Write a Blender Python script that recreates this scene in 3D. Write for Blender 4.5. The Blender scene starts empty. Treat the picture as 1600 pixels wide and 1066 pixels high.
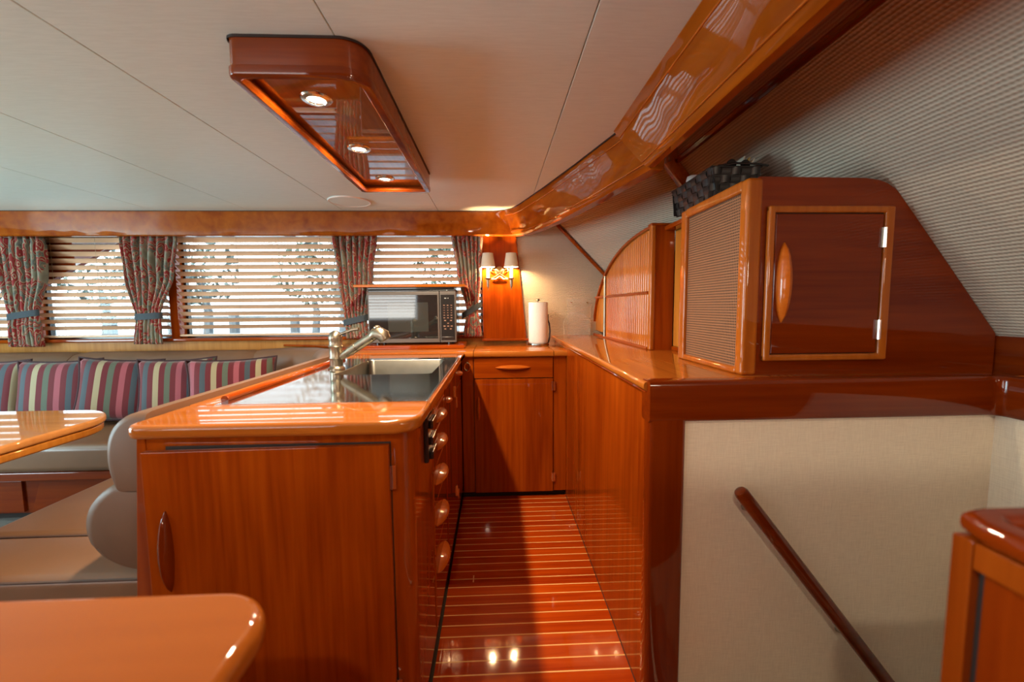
import bpy, bmesh, math, random
from mathutils import Vector, Matrix, noise
random.seed(7)
R = math.radians
S = bpy.context.scene
C = S.collection

# ------------------------------------------------------------------ camera, world, lights, exposure
def camera():
    p, y, r = R(4.79), R(2.31), R(.48)
    cp, sp, cy, sy, cr, sr = math.cos(p), math.sin(p), math.cos(y), math.sin(y), math.cos(r), math.sin(r)
    fw = Vector((sy*cp, cy*cp, -sp)); rt = Vector((cy, -sy, 0)); dn = fw.cross(rt)
    rt2 = cr*rt + sr*dn; dn2 = -sr*rt + cr*dn
    m = Matrix((rt2, -dn2, -fw)).transposed().to_4x4()
    m.translation = (0, 0, 1.2)
    d = bpy.data.cameras.new('camera'); o = bpy.data.objects.new('camera', d); C.objects.link(o)
    o.matrix_world = m
    d.sensor_width = 36; d.lens = 14.4; d.clip_start = .02; d.clip_end = 300
    d.dof.use_dof = True; d.dof.focus_distance = 1.9; d.dof.aperture_fstop = 2.6
    S.camera = o
camera()
EXPOSURE = 0.0
S.view_settings.view_transform = 'Standard'; S.view_settings.look = 'None'
S.view_settings.gamma = 1; S.view_settings.use_curve_mapping = False
S.view_settings.exposure = EXPOSURE
S.cycles.use_denoising = True
S.cycles.max_bounces = 10; S.cycles.transparent_max_bounces = 24
S.cycles.sample_clamp_indirect = 6
S.cycles.caustics_reflective = False; S.cycles.caustics_refractive = False

SKY = 4.4
w = bpy.data.worlds.new('world'); S.world = w; w.use_nodes = True
nt = w.node_tree; nt.nodes.clear()
out = nt.nodes.new('ShaderNodeOutputWorld'); bg = nt.nodes.new('ShaderNodeBackground')
geo = nt.nodes.new('ShaderNodeTexCoord'); sep = nt.nodes.new('ShaderNodeSeparateXYZ')
rp = nt.nodes.new('ShaderNodeValToRGB')
rp.color_ramp.elements[0].position = .48; rp.color_ramp.elements[0].color = (.45, .5, .52, 1)
rp.color_ramp.elements[1].position = .53; rp.color_ramp.elements[1].color = (.82, .92, 1, 1)
e = rp.color_ramp.elements.new(1.0); e.color = (.62, .80, 1, 1)
mp = nt.nodes.new('ShaderNodeMapRange'); mp.inputs[1].default_value = -1; mp.inputs[2].default_value = 1
nt.links.new(geo.outputs['Generated'], sep.inputs[0]); nt.links.new(sep.outputs[2], mp.inputs[0])
nt.links.new(mp.outputs[0], rp.inputs[0]); nt.links.new(rp.outputs[0], bg.inputs[0])
bg.inputs[1].default_value = SKY
nt.links.new(bg.outputs[0], out.inputs[0])

def area(name, loc, target, sx, sy, power, color, portal=False):
    d = bpy.data.lights.new(name, 'AREA'); d.shape = 'RECTANGLE'; d.size = sx; d.size_y = sy
    d.energy = power; d.color = color
    o = bpy.data.objects.new(name, d); C.objects.link(o); o.location = loc
    o.rotation_euler = (Vector(target)-Vector(loc)).to_track_quat('-Z', 'Y').to_euler()
    if portal: d.cycles.is_portal = True
    return o
DAY = (.80, .93, 1)
# daylight entering through the saloon's own openings: the windows opposite, the aft door, the windows in view
for nm, x, pw in (('left', -3.45, 17), ('right', -1.95, 17)):
    area('daylight_opposite_'+nm, (x, -1.34, 1.33), (x, 0, 1.75), 1.3, .62, pw, (1, .99, .92))
area('daylight_aft_door', (-4.45, .9, 1.1), (0, .9, 1.9), 1.5, 1.3, 105, (.60, .92, 1))
sd = bpy.data.lights.new('sun', 'SUN'); sd.energy = 7; sd.angle = R(2); sd.color = (1, .95, .86)
so = bpy.data.objects.new('sun', sd); C.objects.link(so); so.rotation_euler = Vector((.25, .62, -.75)).to_track_quat('-Z', 'Y').to_euler()
for nm, x, y in (('a', -.15, -.45), ('b', .62, -.35)):   # the saloon's other two recessed downlights, behind the photographer
    dd = bpy.data.lights.new('ceiling_spot_'+nm, 'AREA'); dd.shape = 'DISK'; dd.size = .05; dd.energy = 13; dd.color = (1, .80, .56)
    do = bpy.data.objects.new('ceiling_spot_'+nm, dd); C.objects.link(do); do.location = (x, y, 1.858)
pl = bpy.data.lights.new('fill_light', 'POINT'); pl.energy = 24; pl.color = (1, .84, .62); pl.shadow_soft_size = .09   # unseen fill light added behind the camera to brighten ceiling and linen
po = bpy.data.objects.new('fill_light', pl); C.objects.link(po); po.location = (1.12, -.72, 1.42)
DOWNLIGHT = 15.0
SCONCE = 17.0
# ------------------------------------------------------------------ helpers
class MB:
    def __init__(s): s.bm = bmesh.new(); s.bev = False
    def _merge(s, b):
        me = bpy.data.meshes.new('tmp'); b.to_mesh(me); b.free(); s.bm.from_mesh(me); bpy.data.meshes.remove(me)
    def box(s, x0, x1, y0, y1, z0, z1, bev=0, seg=2, mtx=None):
        b = bmesh.new(); bmesh.ops.create_cube(b, size=1)
        for v in b.verts:
            v.co = Vector(((x0+x1)/2+v.co.x*(x1-x0), (y0+y1)/2+v.co.y*(y1-y0), (z0+z1)/2+v.co.z*(z1-z0)))
        if bev:
            bmesh.ops.bevel(b, geom=b.edges[:], offset=bev, segments=seg, profile=.5, affect='EDGES'); s.bev = True
        if mtx: bmesh.ops.transform(b, matrix=mtx, verts=b.verts[:])
        s._merge(b); return s
    def tube(s, pts, r, n=10, caps=True, radii=None, flat=1.0, up=None):
        pts = [Vector(p) for p in pts]; b = bmesh.new(); rings = []; prev = None
        for i, p in enumerate(pts):
            t = (pts[min(i+1, len(pts)-1)]-pts[max(i-1, 0)]).normalized()
            u = Vector(up) if up else (Vector((0, 0, 1)) if abs(t.z) < .95 else Vector((1, 0, 0)))
            if prev is not None and not up: u = prev
            a = (u - t*u.dot(t)).normalized(); prev = a; c = t.cross(a)
            rr = radii[i] if radii else r
            rings.append([b.verts.new(p + a*math.cos(2*math.pi*k/n)*rr*flat + c*math.sin(2*math.pi*k/n)*rr) for k in range(n)])
        for q, g in zip(rings, rings[1:]):
            for k in range(n): b.faces.new((q[k], q[(k+1) % n], g[(k+1) % n], g[k]))
        if caps: b.faces.new(rings[0][::-1]); b.faces.new(rings[-1])
        bmesh.ops.recalc_face_normals(b, faces=b.faces[:])
        s._merge(b); return s
    def lathe(s, prof, c=(0, 0, 0), n=24, mtx=None):
        b = bmesh.new(); rings = []
        for r, z in prof:
            if r < 1e-5: rings.append([b.verts.new((0, 0, z))])
            else: rings.append([b.verts.new((r*math.cos(2*math.pi*k/n), r*math.sin(2*math.pi*k/n), z)) for k in range(n)])
        for q, g in zip(rings, rings[1:]):
            for k in range(n):
                a = [q[k % len(q)], q[(k+1) % len(q)], g[(k+1) % len(g)], g[k % len(g)]]
                f = []
                for v in a:
                    if v not in f: f.append(v)
                if len(f) > 2: b.faces.new(f)
        bmesh.ops.recalc_face_normals(b, faces=b.faces[:])
        if mtx: bmesh.ops.transform(b, matrix=mtx, verts=b.verts[:])
        bmesh.ops.translate(b, vec=Vector(c), verts=b.verts[:])
        s._merge(b); return s
    def prism(s, poly, ax, d0, d1, bev=0, seg=2):
        """poly: 2-D outline in the two other axes (x,y,z order); extruded along ax from d0 to d1"""
        b = bmesh.new()
        def P(q, d):
            return {'x': (d, q[0], q[1]), 'y': (q[0], d, q[1]), 'z': (q[0], q[1], d)}[ax]
        a = [b.verts.new(P(q, d0)) for q in poly]; c = [b.verts.new(P(q, d1)) for q in poly]
        n = len(poly)
        f0 = b.faces.new(a[::-1]); f1 = b.faces.new(c)
        for k in range(n): b.faces.new((a[k], a[(k+1) % n], c[(k+1) % n], c[k]))
        bmesh.ops.recalc_face_normals(b, faces=b.faces[:])
        if bev:
            ed = [e for e in b.edges if (e.verts[0] in a) == (e.verts[1] in a)]
            bmesh.ops.bevel(b, geom=ed, offset=bev, segments=seg, profile=.5, affect='EDGES'); s.bev = True
        s._merge(b); return s
    def loft(s, rings, close=True, caps=True):
        b = bmesh.new(); vs = [[b.verts.new(p) for p in r] for r in rings]; n = len(vs[0])
        for q, g in zip(vs, vs[1:]):
            for k in range(n if close else n-1): b.faces.new((q[k], q[(k+1) % n], g[(k+1) % n], g[k]))
        if caps and close: b.faces.new(vs[0][::-1]); b.faces.new(vs[-1])
        bmesh.ops.recalc_face_normals(b, faces=b.faces[:])
        s._merge(b); return s
    def poly(s, pts):
        s.bm.faces.new([s.bm.verts.new(p) for p in pts]); return s

def obj(name, mb, mat, parent=None, origin=None, sharp=35, label=None, kind=None):
    """link the collected shape (made in scene coordinates) as one mesh object"""
    org = Vector(origin) if origin is not None else Vector((0, 0, 0))
    if parent is not None:
        p = parent
        while p.parent: p = p.parent
        org = p.location.copy()
    me = bpy.data.meshes.new(name); 
    bmesh.ops.translate(mb.bm, vec=-org, verts=mb.bm.verts[:])
    mb.bm.to_mesh(me); mb.bm.free()
    for p in me.polygons: p.use_smooth = True
    try: me.set_sharp_from_angle(angle=R(sharp))
    except Exception: pass
    me.materials.append(mat)
    o = bpy.data.objects.new(name, me); C.objects.link(o)
    if parent is not None: o.parent = parent
    else: o.location = org
    if mb.bev:
        m = o.modifiers.new('wn', 'WEIGHTED_NORMAL'); m.keep_sharp = True
    if label: o['label'] = label
    if kind: o['kind'] = kind
    return o
def struct(name, mb, mat, origin=None, **k):
    o = obj(name, mb, mat, None, origin, **k); o['kind'] = 'structure'; return o
def sempty(name, loc=(0, 0, 0)):
    o = bpy.data.objects.new(name, None); C.objects.link(o); o.location = loc; o['kind'] = 'structure'
    o.empty_display_size = .05; return o
def thing(name, label, cat, loc, group=None):
    o = bpy.data.objects.new(name, None); C.objects.link(o); o.location = loc; o.empty_display_size = .05
    o['label'] = label; o['category'] = cat
    if group: o['group'] = group
    return o
def tag(o, label, cat, group=None):
    o['label'] = label; o['category'] = cat
    if group: o['group'] = group
    return o
def share(src, parent, dz=0, dx=0, dy=0):
    c = src.copy(); C.objects.link(c); c.parent = parent; c.location = (src.location.x+dx, src.location.y+dy, src.location.z+dz); return c
def rrect(x0, x1, y0, y1, r, n=8, corners=(1, 1, 1, 1)):
    """rounded rectangle outline; corners order: (x1y0, x1y1, x0y1, x0y0)"""
    rs = r if isinstance(r, (list, tuple)) else [r*c for c in corners]
    o = []
    for (cx, cy, a0), rr in zip(((x1, y0, -90), (x1, y1, 0), (x0, y1, 90), (x0, y0, 180)), rs):
        sx = -1 if cx == x1 else 1; sy = -1 if cy == y1 else 1
        if rr <= 0: o.append((cx, cy)); continue
        for k in range(n+1):
            a = R(a0+90*k/n); o.append((cx+sx*rr+rr*math.cos(a), cy+sy*rr+rr*math.sin(a)))
    return o

# ------------------------------------------------------------------ materials
def newmat(name):
    m = bpy.data.materials.new(name); m.use_nodes = True
    nt = m.node_tree; b = nt.nodes['Principled BSDF']; return m, nt, b
def N(nt, t, **k):
    n = nt.nodes.new(t)
    for a, v in k.items(): setattr(n, a, v)
    return n
def coords(nt, scale=(1, 1, 1), rot=(0, 0, 0), jitter=False):
    tc = N(nt, 'ShaderNodeTexCoord'); mp = N(nt, 'ShaderNodeMapping')
    mp.inputs['Scale'].default_value = scale; mp.inputs['Rotation'].default_value = rot
    nt.links.new(tc.outputs['Object'], mp.inputs[0])
    if jitter:
        oi = N(nt, 'ShaderNodeObjectInfo'); mu = N(nt, 'ShaderNodeMath', operation='MULTIPLY'); mu.inputs[1].default_value = 17
        nt.links.new(oi.outputs['Random'], mu.inputs[0])
        ad = N(nt, 'ShaderNodeVectorMath', operation='ADD')
        nt.links.new(mp.outputs[0], ad.inputs[0]); nt.links.new(mu.outputs[0], ad.inputs[1]); return ad.outputs[0]
    return mp.outputs[0]
def ramp(nt, fac, stops, interp='LINEAR'):
    r = N(nt, 'ShaderNodeValToRGB'); cr = r.color_ramp; cr.interpolation = interp
    cr.elements[0].position = stops[0][0]; cr.elements[0].color = (*stops[0][1], 1)
    cr.elements[1].position = stops[-1][0]; cr.elements[1].color = (*stops[-1][1], 1)
    for p, c in stops[1:-1]:
        e = cr.elements.new(p); e.color = (*c, 1)
    nt.links.new(fac, r.inputs[0]); return r.outputs[0]
def bump(nt, b, h, strength=.2, dist=.002, coat=False):
    bp = N(nt, 'ShaderNodeBump'); bp.inputs['Strength'].default_value = strength; bp.inputs['Distance'].default_value = dist
    nt.links.new(h, bp.inputs['Height']); nt.links.new(bp.outputs[0], b.inputs['Coat Normal' if coat else 'Normal'])
def wood(name, dark, light, axis='z', fine=26, coat=1.0, rough=.35, wob=0.0, coatr=.03, ior=1.42):
    m, nt, b = newmat(name)
    sc = {'x': (1.1, fine, fine), 'y': (fine, 1.1, fine), 'z': (fine, fine, 1.1)}[axis]
    s2 = {'x': (.5, 5, 5), 'y': (5, .5, 5), 'z': (5, 5, .5)}[axis]
    n1 = N(nt, 'ShaderNodeTexNoise'); n1.inputs['Scale'].default_value = 2.2; n1.inputs['Detail'].default_value = 6; n1.inputs['Distortion'].default_value = .4
    n2 = N(nt, 'ShaderNodeTexNoise'); n2.inputs['Scale'].default_value = 1.4; n2.inputs['Detail'].default_value = 3; n2.inputs['Distortion'].default_value = 1.2
    nt.links.new(coords(nt, sc, jitter=True), n1.inputs['Vector']); nt.links.new(coords(nt, s2, jitter=True), n2.inputs['Vector'])
    mx = N(nt, 'ShaderNodeMath', operation='MULTIPLY_ADD'); mx.inputs[1].default_value = .45
    m2 = N(nt, 'ShaderNodeMath', operation='MULTIPLY'); m2.inputs[1].default_value = .55
    nt.links.new(n2.outputs[0], m2.inputs[0]); nt.links.new(n1.outputs[0], mx.inputs[0]); nt.links.new(m2.outputs[0], mx.inputs[2])
    col = ramp(nt, mx.outputs[0], [(.32, dark), (.5, tuple((a+c)/2 for a, c in zip(dark, light))), (.68, light)])
    nt.links.new(col, b.inputs['Base Color'])
    b.inputs['Roughness'].default_value = rough; b.inputs['Specular IOR Level'].default_value = .02
    b.inputs['Coat Weight'].default_value = coat; b.inputs['Coat Roughness'].default_value = coatr; b.inputs['Coat IOR'].default_value = ior
    if wob:
        n3 = N(nt, 'ShaderNodeTexNoise'); n3.inputs['Scale'].default_value = 5; n3.inputs['Detail'].default_value = 1
        nt.links.new(coords(nt, (1, 1, 1)), n3.inputs['Vector'])
        bump(nt, b, n3.outputs[0], 1.0, wob, coat=True)
    return m
def plain(name, col, rough=.5, metal=0, coat=0, spec=.5, noisy=0, nscale=60, bmp=0, emit=0, trans=0):
    m, nt, b = newmat(name)
    b.inputs['Base Color'].default_value = (*col, 1); b.inputs['Roughness'].default_value = rough; b.inputs['Metallic'].default_value = metal
    b.inputs['Coat Weight'].default_value = coat; b.inputs['Specular IOR Level'].default_value = spec; b.inputs['Coat Roughness'].default_value = .04
    n = N(nt, 'ShaderNodeTexNoise'); n.inputs['Scale'].default_value = nscale; n.inputs['Detail'].default_value = 4
    nt.links.new(coords(nt), n.inputs['Vector'])
    lo = tuple(max(0, c*(1-noisy)) for c in col); hi = tuple(min(1, c*(1+noisy)) for c in col)
    nt.links.new(ramp(nt, n.outputs[0], [(.3, lo), (.7, hi)]), b.inputs['Base Color'])
    if bmp: bump(nt, b, n.outputs[0], 1.0, bmp)
    if emit:
        b.inputs['Emission Color'].default_value = (*col, 1); b.inputs['Emission Strength'].default_value = emit
    return m
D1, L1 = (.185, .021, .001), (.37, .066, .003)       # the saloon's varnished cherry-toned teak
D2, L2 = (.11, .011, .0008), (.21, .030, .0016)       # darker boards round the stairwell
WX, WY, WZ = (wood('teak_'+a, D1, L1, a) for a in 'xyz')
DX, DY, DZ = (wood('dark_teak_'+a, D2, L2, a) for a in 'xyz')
WB = wood('teak_beam', (.22, .036, .002), (.42, .105, .006), 'y', fine=10, wob=.004)
WBX = wood('teak_valance', (.26, .055, .005), (.43, .125, .012), 'x', fine=14, wob=.0015)
GOLD = wood('golden_teak', (.36, .11, .012), (.56, .22, .035), 'z')
TOPX, TOPY = (wood('worktop_teak_'+a, (.30, .072, .007), (.48, .150, .020), a, ior=1.5) for a in 'xy')
GOLDM = wood('satin_golden_teak', (.34, .13, .025), (.52, .24, .06), 'z', coat=.25, coatr=.35, rough=.6)
GOLDY = wood('golden_teak_y', (.50, .19, .045), (.70, .31, .09), 'y')
PULL = wood('pull_teak', (.40, .080, .006), (.56, .14, .015), 'x')
BOARD = wood('floor_teak', (.25, .016, .001), (.50, .070, .003), 'x', fine=22, wob=.0006, coatr=.05)
HOLLY = wood('floor_holly', (.74, .40, .13), (.86, .52, .20), 'x', coatr=.05)
BLINDW = wood('blind_wood', (.62, .38, .23), (.74, .49, .32), 'x', coat=.3, coatr=.2)
TABLEW = wood('table_teak', (.50, .19, .05), (.68, .30, .09), 'x', fine=12)
FGW = wood('foreground_teak', (.25, .060, .007), (.33, .088, .011), 'x', fine=10)
STEEL = plain('stainless_steel', (.60, .61, .61), .085, 1, noisy=.06, nscale=9)
STEELB = plain('brushed_basin_steel', (.20, .195, .175), .30, 1, noisy=.08, nscale=20)
NICKEL = plain('aged_nickel', (.33, .28, .21), .34, 1, noisy=.12, nscale=25)
BRASS = plain('bright_brass', (.75, .55, .28), .22, 1, noisy=.05)
CHROME = plain('chrome_hinge', (.75, .74, .72), .18, 1)
LEATHER = plain('tan_leather', (.20, .098, .050), .32, 0, noisy=.12, nscale=4, spec=.6, bmp=.0)
LEATHERT = plain('tan_leather_back', (.17, .088, .050), .5, 0, noisy=.10, nscale=4, spec=.35)
PIPE = plain('leather_piping', (.10, .06, .05), .45)
BLACK = plain('black_plastic', (.012, .011, .011), .25, 0, coat=.4)
DARKG = plain('dark_gap', (.02, .008, .004), .7)
WHITE = plain('white_enamel', (.82, .80, .75), .4)
PAPER = plain('paper_towel', (.86, .83, .78), .9, noisy=.05, nscale=220, bmp=.0006)
SHADE = plain('lamp_shade_fabric', (.62, .56, .47), .9, noisy=.04, nscale=150)
SLATE = plain('slate_cloth', (.045, .06, .075), .8, noisy=.15, nscale=200)
TRIMROPE = plain('dark_rope', (.05, .025, .03), .9, noisy=.3, nscale=300, bmp=.002)
CARPET = plain('carpet', (.16, .14, .12), 1, noisy=.3, nscale=350, bmp=.003)
CEILW = None
def ceiling_mat():
    m, nt, b = newmat('ceiling_vinyl')
    n = N(nt, 'ShaderNodeTexNoise'); n.inputs['Scale'].default_value = 3; n.inputs['Detail'].default_value = 5
    nt.links.new(coords(nt, (6, 60, 1)), n.inputs['Vector'])
    nt.links.new(ramp(nt, n.outputs[0], [(.3, (.69, .82, .775)), (.7, (.75, .88, .835))]), b.inputs['Base Color'])
    b.inputs['Roughness'].default_value = .42; b.inputs['Specular IOR Level'].default_value = .45
    bump(nt, b, n.outputs[0], .3, .001); return m
CEIL = ceiling_mat()
def rib_mat():
    m, nt, b = newmat('ribbed_wall_fabric')
    tc = N(nt, 'ShaderNodeTexCoord'); sep = N(nt, 'ShaderNodeSeparateXYZ'); nt.links.new(tc.outputs['Object'], sep.inputs[0])
    def wave(src, per, ph=None):
        a = N(nt, 'ShaderNodeMath', operation='MULTIPLY'); a.inputs[1].default_value = 2*math.pi/per
        nt.links.new(src, a.inputs[0]); s = a.outputs[0]
        if ph is not None:
            q = N(nt, 'ShaderNodeMath', operation='ADD'); nt.links.new(s, q.inputs[0]); nt.links.new(ph, q.inputs[1]); s = q.outputs[0]
        c = N(nt, 'ShaderNodeMath', operation='SINE'); nt.links.new(s, c.inputs[0]); return c.outputs[0]
    ns = N(nt, 'ShaderNodeTexNoise'); ns.inputs['Scale'].default_value = 35; nt.links.new(tc.outputs['Object'], ns.inputs['Vector'])
    pj = N(nt, 'ShaderNodeMath', operation='MULTIPLY'); pj.inputs[1].default_value = 1.6; nt.links.new(ns.outputs[0], pj.inputs[0])
    wz = wave(sep.outputs[2], .0092, pj.outputs[0])
    hv = N(nt, 'ShaderNodeMath', operation='ADD'); nt.links.new(sep.outputs[0], hv.inputs[0]); nt.links.new(sep.outputs[1], hv.inputs[1])
    wy = wave(hv.outputs[0], .011, pj.outputs[0])
    k = N(nt, 'ShaderNodeMath', operation='MULTIPLY_ADD'); k.inputs[1].default_value = .28
    nt.links.new(wy, k.inputs[0]); nt.links.new(wz, k.inputs[2])
    mr = N(nt, 'ShaderNodeMapRange'); mr.inputs[1].default_value = -1.2; mr.inputs[2].default_value = 1.2
    nt.links.new(k.outputs[0], mr.inputs[0])
    nt.links.new(ramp(nt, mr.outputs[0], [(.0, (.38, .305, .23)), (.5, (.54, .455, .36)), (1, (.62, .53, .42))]), b.inputs['Base Color'])
    b.inputs['Roughness'].default_value = .9; b.inputs['Specular IOR Level'].default_value = .15
    bump(nt, b, mr.outputs[0], .8, .003); return m
RIB = rib_mat()
def linen_mat():
    m, nt, b = newmat('linen_wall_fabric')
    a = N(nt, 'ShaderNodeTexNoise'); a.inputs['Scale'].default_value = 12; a.inputs['Detail'].default_value = 5
    c = N(nt, 'ShaderNodeTexNoise'); c.inputs['Scale'].default_value = 12; c.inputs['Detail'].default_value = 5
    nt.links.new(coords(nt, (45, 45, 2)), a.inputs['Vector']); nt.links.new(coords(nt, (2, 2, 45)), c.inputs['Vector'])
    s = N(nt, 'ShaderNodeMath', operation='ADD'); nt.links.new(a.outputs[0], s.inputs[0]); nt.links.new(c.outputs[0], s.inputs[1])
    h = N(nt, 'ShaderNodeMath', operation='MULTIPLY'); h.inputs[1].default_value = .5; nt.links.new(s.outputs[0], h.inputs[0])
    nt.links.new(ramp(nt, h.outputs[0], [(.35, (.72, .62, .48)), (.65, (.86, .76, .60))]), b.inputs['Base Color'])
    b.inputs['Roughness'].default_value = .85; b.inputs['Specular IOR Level'].default_value = .2
    bump(nt, b, h.outputs[0], .5, .001); return m
LINEN = linen_mat()
def cane_mat():
    m, nt, b = newmat('woven_cane')
    tc = N(nt, 'ShaderNodeTexCoord'); sep = N(nt, 'ShaderNodeSeparateXYZ'); nt.links.new(tc.outputs['Object'], sep.inputs[0])
    def wave(src, per):
        a = N(nt, 'ShaderNodeMath', operation='MULTIPLY'); a.inputs[1].default_value = 2*math.pi/per
        nt.links.new(src, a.inputs[0]); c = N(nt, 'ShaderNodeMath', operation='SINE'); nt.links.new(a.outputs[0], c.inputs[0]); return c.outputs[0]
    def op(o, x, y):
        n = N(nt, 'ShaderNodeMath', operation=o); nt.links.new(x, n.inputs[0]); nt.links.new(y, n.inputs[1]); return n.outputs[0]
    P = .0180
    u = op('ADD', sep.outputs[1], sep.outputs[2]); v = op('SUBTRACT', sep.outputs[1], sep.outputs[2])
    h = op('MULTIPLY', wave(u, P), wave(v, P))
    mr = N(nt, 'ShaderNodeMapRange'); mr.inputs[1].default_value = .05; mr.inputs[2].default_value = .22; nt.links.new(h, mr.inputs[0])
    nt.links.new(ramp(nt, mr.outputs[0], [(0, (.30, .14, .07)), (1, (.02, .008, .004))]), b.inputs['Base Color'])
    b.inputs['Roughness'].default_value = .5
    iv = N(nt, 'ShaderNodeMath', operation='SUBTRACT'); iv.inputs[0].default_value = 1; nt.links.new(mr.outputs[0], iv.inputs[1])
    bump(nt, b, iv.outputs[0], .6, .002); return m
CANE = cane_mat()
def stripe_mat():
    m, nt, b = newmat('striped_cushion')
    tc = N(nt, 'ShaderNodeTexCoord'); sep = N(nt, 'ShaderNodeSeparateXYZ'); nt.links.new(tc.outputs['Object'], sep.inputs[0])
    a = N(nt, 'ShaderNodeMath', operation='MULTIPLY_ADD'); a.inputs[1].default_value = 1/.236; a.inputs[2].default_value = 10.05
    nt.links.new(sep.outputs[0], a.inputs[0])
    f = N(nt, 'ShaderNodeMath', operation='FRACT'); nt.links.new(a.outputs[0], f.inputs[0])
    burg, pink, sl, cr, sg = (.125, .005, .012), (.33, .075, .10), (.050, .068, .085), (.36, .31, .19), (.095, .12, .085)
    st = []
    for i, c in enumerate((burg, pink, burg, sl, burg, cr, burg, sg)): st.append((i/8, c))
    nt.links.new(ramp(nt, f.outputs[0], st, 'CONSTANT'), b.inputs['Base Color'])
    n = N(nt, 'ShaderNodeTexNoise'); n.inputs['Scale'].default_value = 400; nt.links.new(tc.outputs['Object'], n.inputs['Vector'])
    bump(nt, b, n.outputs[0], .4, .0015)
    b.inputs['Roughness'].default_value = .8; b.inputs['Sheen Weight'].default_value = .2; return m
STRIPE = stripe_mat()
def paisley_mat():
    m, nt, b = newmat('paisley_curtain')
    v = coords(nt, (20, 20, 11), jitter=True)
    d = N(nt, 'ShaderNodeTexNoise'); d.inputs['Scale'].default_value = .9; d.inputs['Detail'].default_value = 2; nt.links.new(v, d.inputs['Vector'])
    ad = N(nt, 'ShaderNodeVectorMath', operation='ADD'); nt.links.new(v, ad.inputs[0])
    ms = N(nt, 'ShaderNodeVectorMath', operation='SCALE'); ms.inputs['Scale'].default_value = 1.6; nt.links.new(d.outputs['Color'], ms.inputs[0]); nt.links.new(ms.outputs[0], ad.inputs[1])
    vo = N(nt, 'ShaderNodeTexVoronoi'); vo.inputs['Scale'].default_value = .8; nt.links.new(ad.outputs[0], vo.inputs['Vector'])
    mu = N(nt, 'ShaderNodeMath', operation='MULTIPLY'); mu.inputs[1].default_value = 2.3; nt.links.new(vo.outputs['Distance'], mu.inputs[0])
    f = N(nt, 'ShaderNodeMath', operation='FRACT'); nt.links.new(mu.outputs[0], f.inputs[0])
    red, sage, cream, slate = (.27, .016, .015), (.17, .16, .115), (.38, .29, .19), (.08, .10, .10)
    c1 = ramp(nt, f.outputs[0], [(0, red), (.26, cream), (.34, sage), (.50, slate), (.58, sage), (.70, red), (.88, cream)], 'CONSTANT')
    n2 = N(nt, 'ShaderNodeTexNoise'); n2.inputs['Scale'].default_value = .55; n2.inputs['Detail'].default_value = 2; nt.links.new(v, n2.inputs['Vector'])
    k = ramp(nt, n2.outputs[0], [(.36, (0, 0, 0)), (.42, (1, 1, 1))])
    c2 = ramp(nt, n2.outputs[0], [(.3, sage), (.5, (.36, .35, .25)), (.7, cream)])
    mx = N(nt, 'ShaderNodeMix', data_type='RGBA'); nt.links.new(k, mx.inputs[0]); nt.links.new(c2, mx.inputs[6]); nt.links.new(c1, mx.inputs[7])
    nt.links.new(mx.outputs[2], b.inputs['Base Color']); b.inputs['Roughness'].default_value = .75; b.inputs['Sheen Weight'].default_value = .15
    return m
PAISLEY = paisley_mat()
def glass_mat(name, tint=(1, 1, 1), refl=.08, frost=0):
    m = bpy.data.materials.new(name); m.use_nodes = True; nt = m.node_tree; nt.nodes.clear()
    o = N(nt, 'ShaderNodeOutputMaterial'); t = N(nt, 'ShaderNodeBsdfTransparent'); g = N(nt, 'ShaderNodeBsdfGlossy'); mx = N(nt, 'ShaderNodeMixShader')
    t.inputs[0].default_value = (*tint, 1); g.inputs['Roughness'].default_value = .02
    fr = N(nt, 'ShaderNodeFresnel'); fr.inputs[0].default_value = 1.45
    ma = N(nt, 'ShaderNodeMath', operation='ADD'); ma.inputs[1].default_value = refl; ma.use_clamp = True
    ge = N(nt, 'ShaderNodeNewGeometry'); iv = N(nt, 'ShaderNodeMath', operation='SUBTRACT'); iv.inputs[0].default_value = 1
    nt.links.new(ge.outputs['Backfacing'], iv.inputs[1]); mu = N(nt, 'ShaderNodeMath', operation='MULTIPLY')   # reflect on the outer faces only
    nt.links.new(fr.outputs[0], mu.inputs[0]); nt.links.new(iv.outputs[0], mu.inputs[1])
    nt.links.new(mu.outputs[0], ma.inputs[0]); nt.links.new(ma.outputs[0], mx.inputs[0]); nt.links.new(t.outputs[0], mx.inputs[1]); nt.links.new(g.outputs[0], mx.inputs[2])
    s = mx.outputs[0]
    if frost:
        df = N(nt, 'ShaderNodeBsdfDiffuse'); df.inputs[0].default_value = (.9, .88, .82, 1)
        m3 = N(nt, 'ShaderNodeMixShader'); m3.inputs[0].default_value = frost; nt.links.new(s, m3.inputs[1]); nt.links.new(df.outputs[0], m3.inputs[2]); s = m3.outputs[0]
    nt.links.new(s, o.inputs[0]); return m
GLASS = glass_mat('window_glass', (.93, .97, .97), 0)
ACRYL = glass_mat('clear_acrylic', (.97, .97, .97), .02, frost=.10)
def emit_mat(name, col, s):
    m = bpy.data.materials.new(name); m.use_nodes = True; nt = m.node_tree; nt.nodes.clear()
    o = N(nt, 'ShaderNodeOutputMaterial'); e = N(nt, 'ShaderNodeEmission'); e.inputs[0].default_value = (*col, 1); e.inputs[1].default_value = s
    nt.links.new(e.outputs[0], o.inputs[0]); return m
LAMPGLOW = emit_mat('lamp_glow', (1, .86, .66), 9)
BULB = emit_mat('bulb_glow', (1, .74, .42), 8)

YW = 3.06          # inner face of the window wall
ZC = 1.865         # ceiling
ZT = .93           # worktops
ZL = .985          # raised ledge
exec_parts = []
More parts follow.
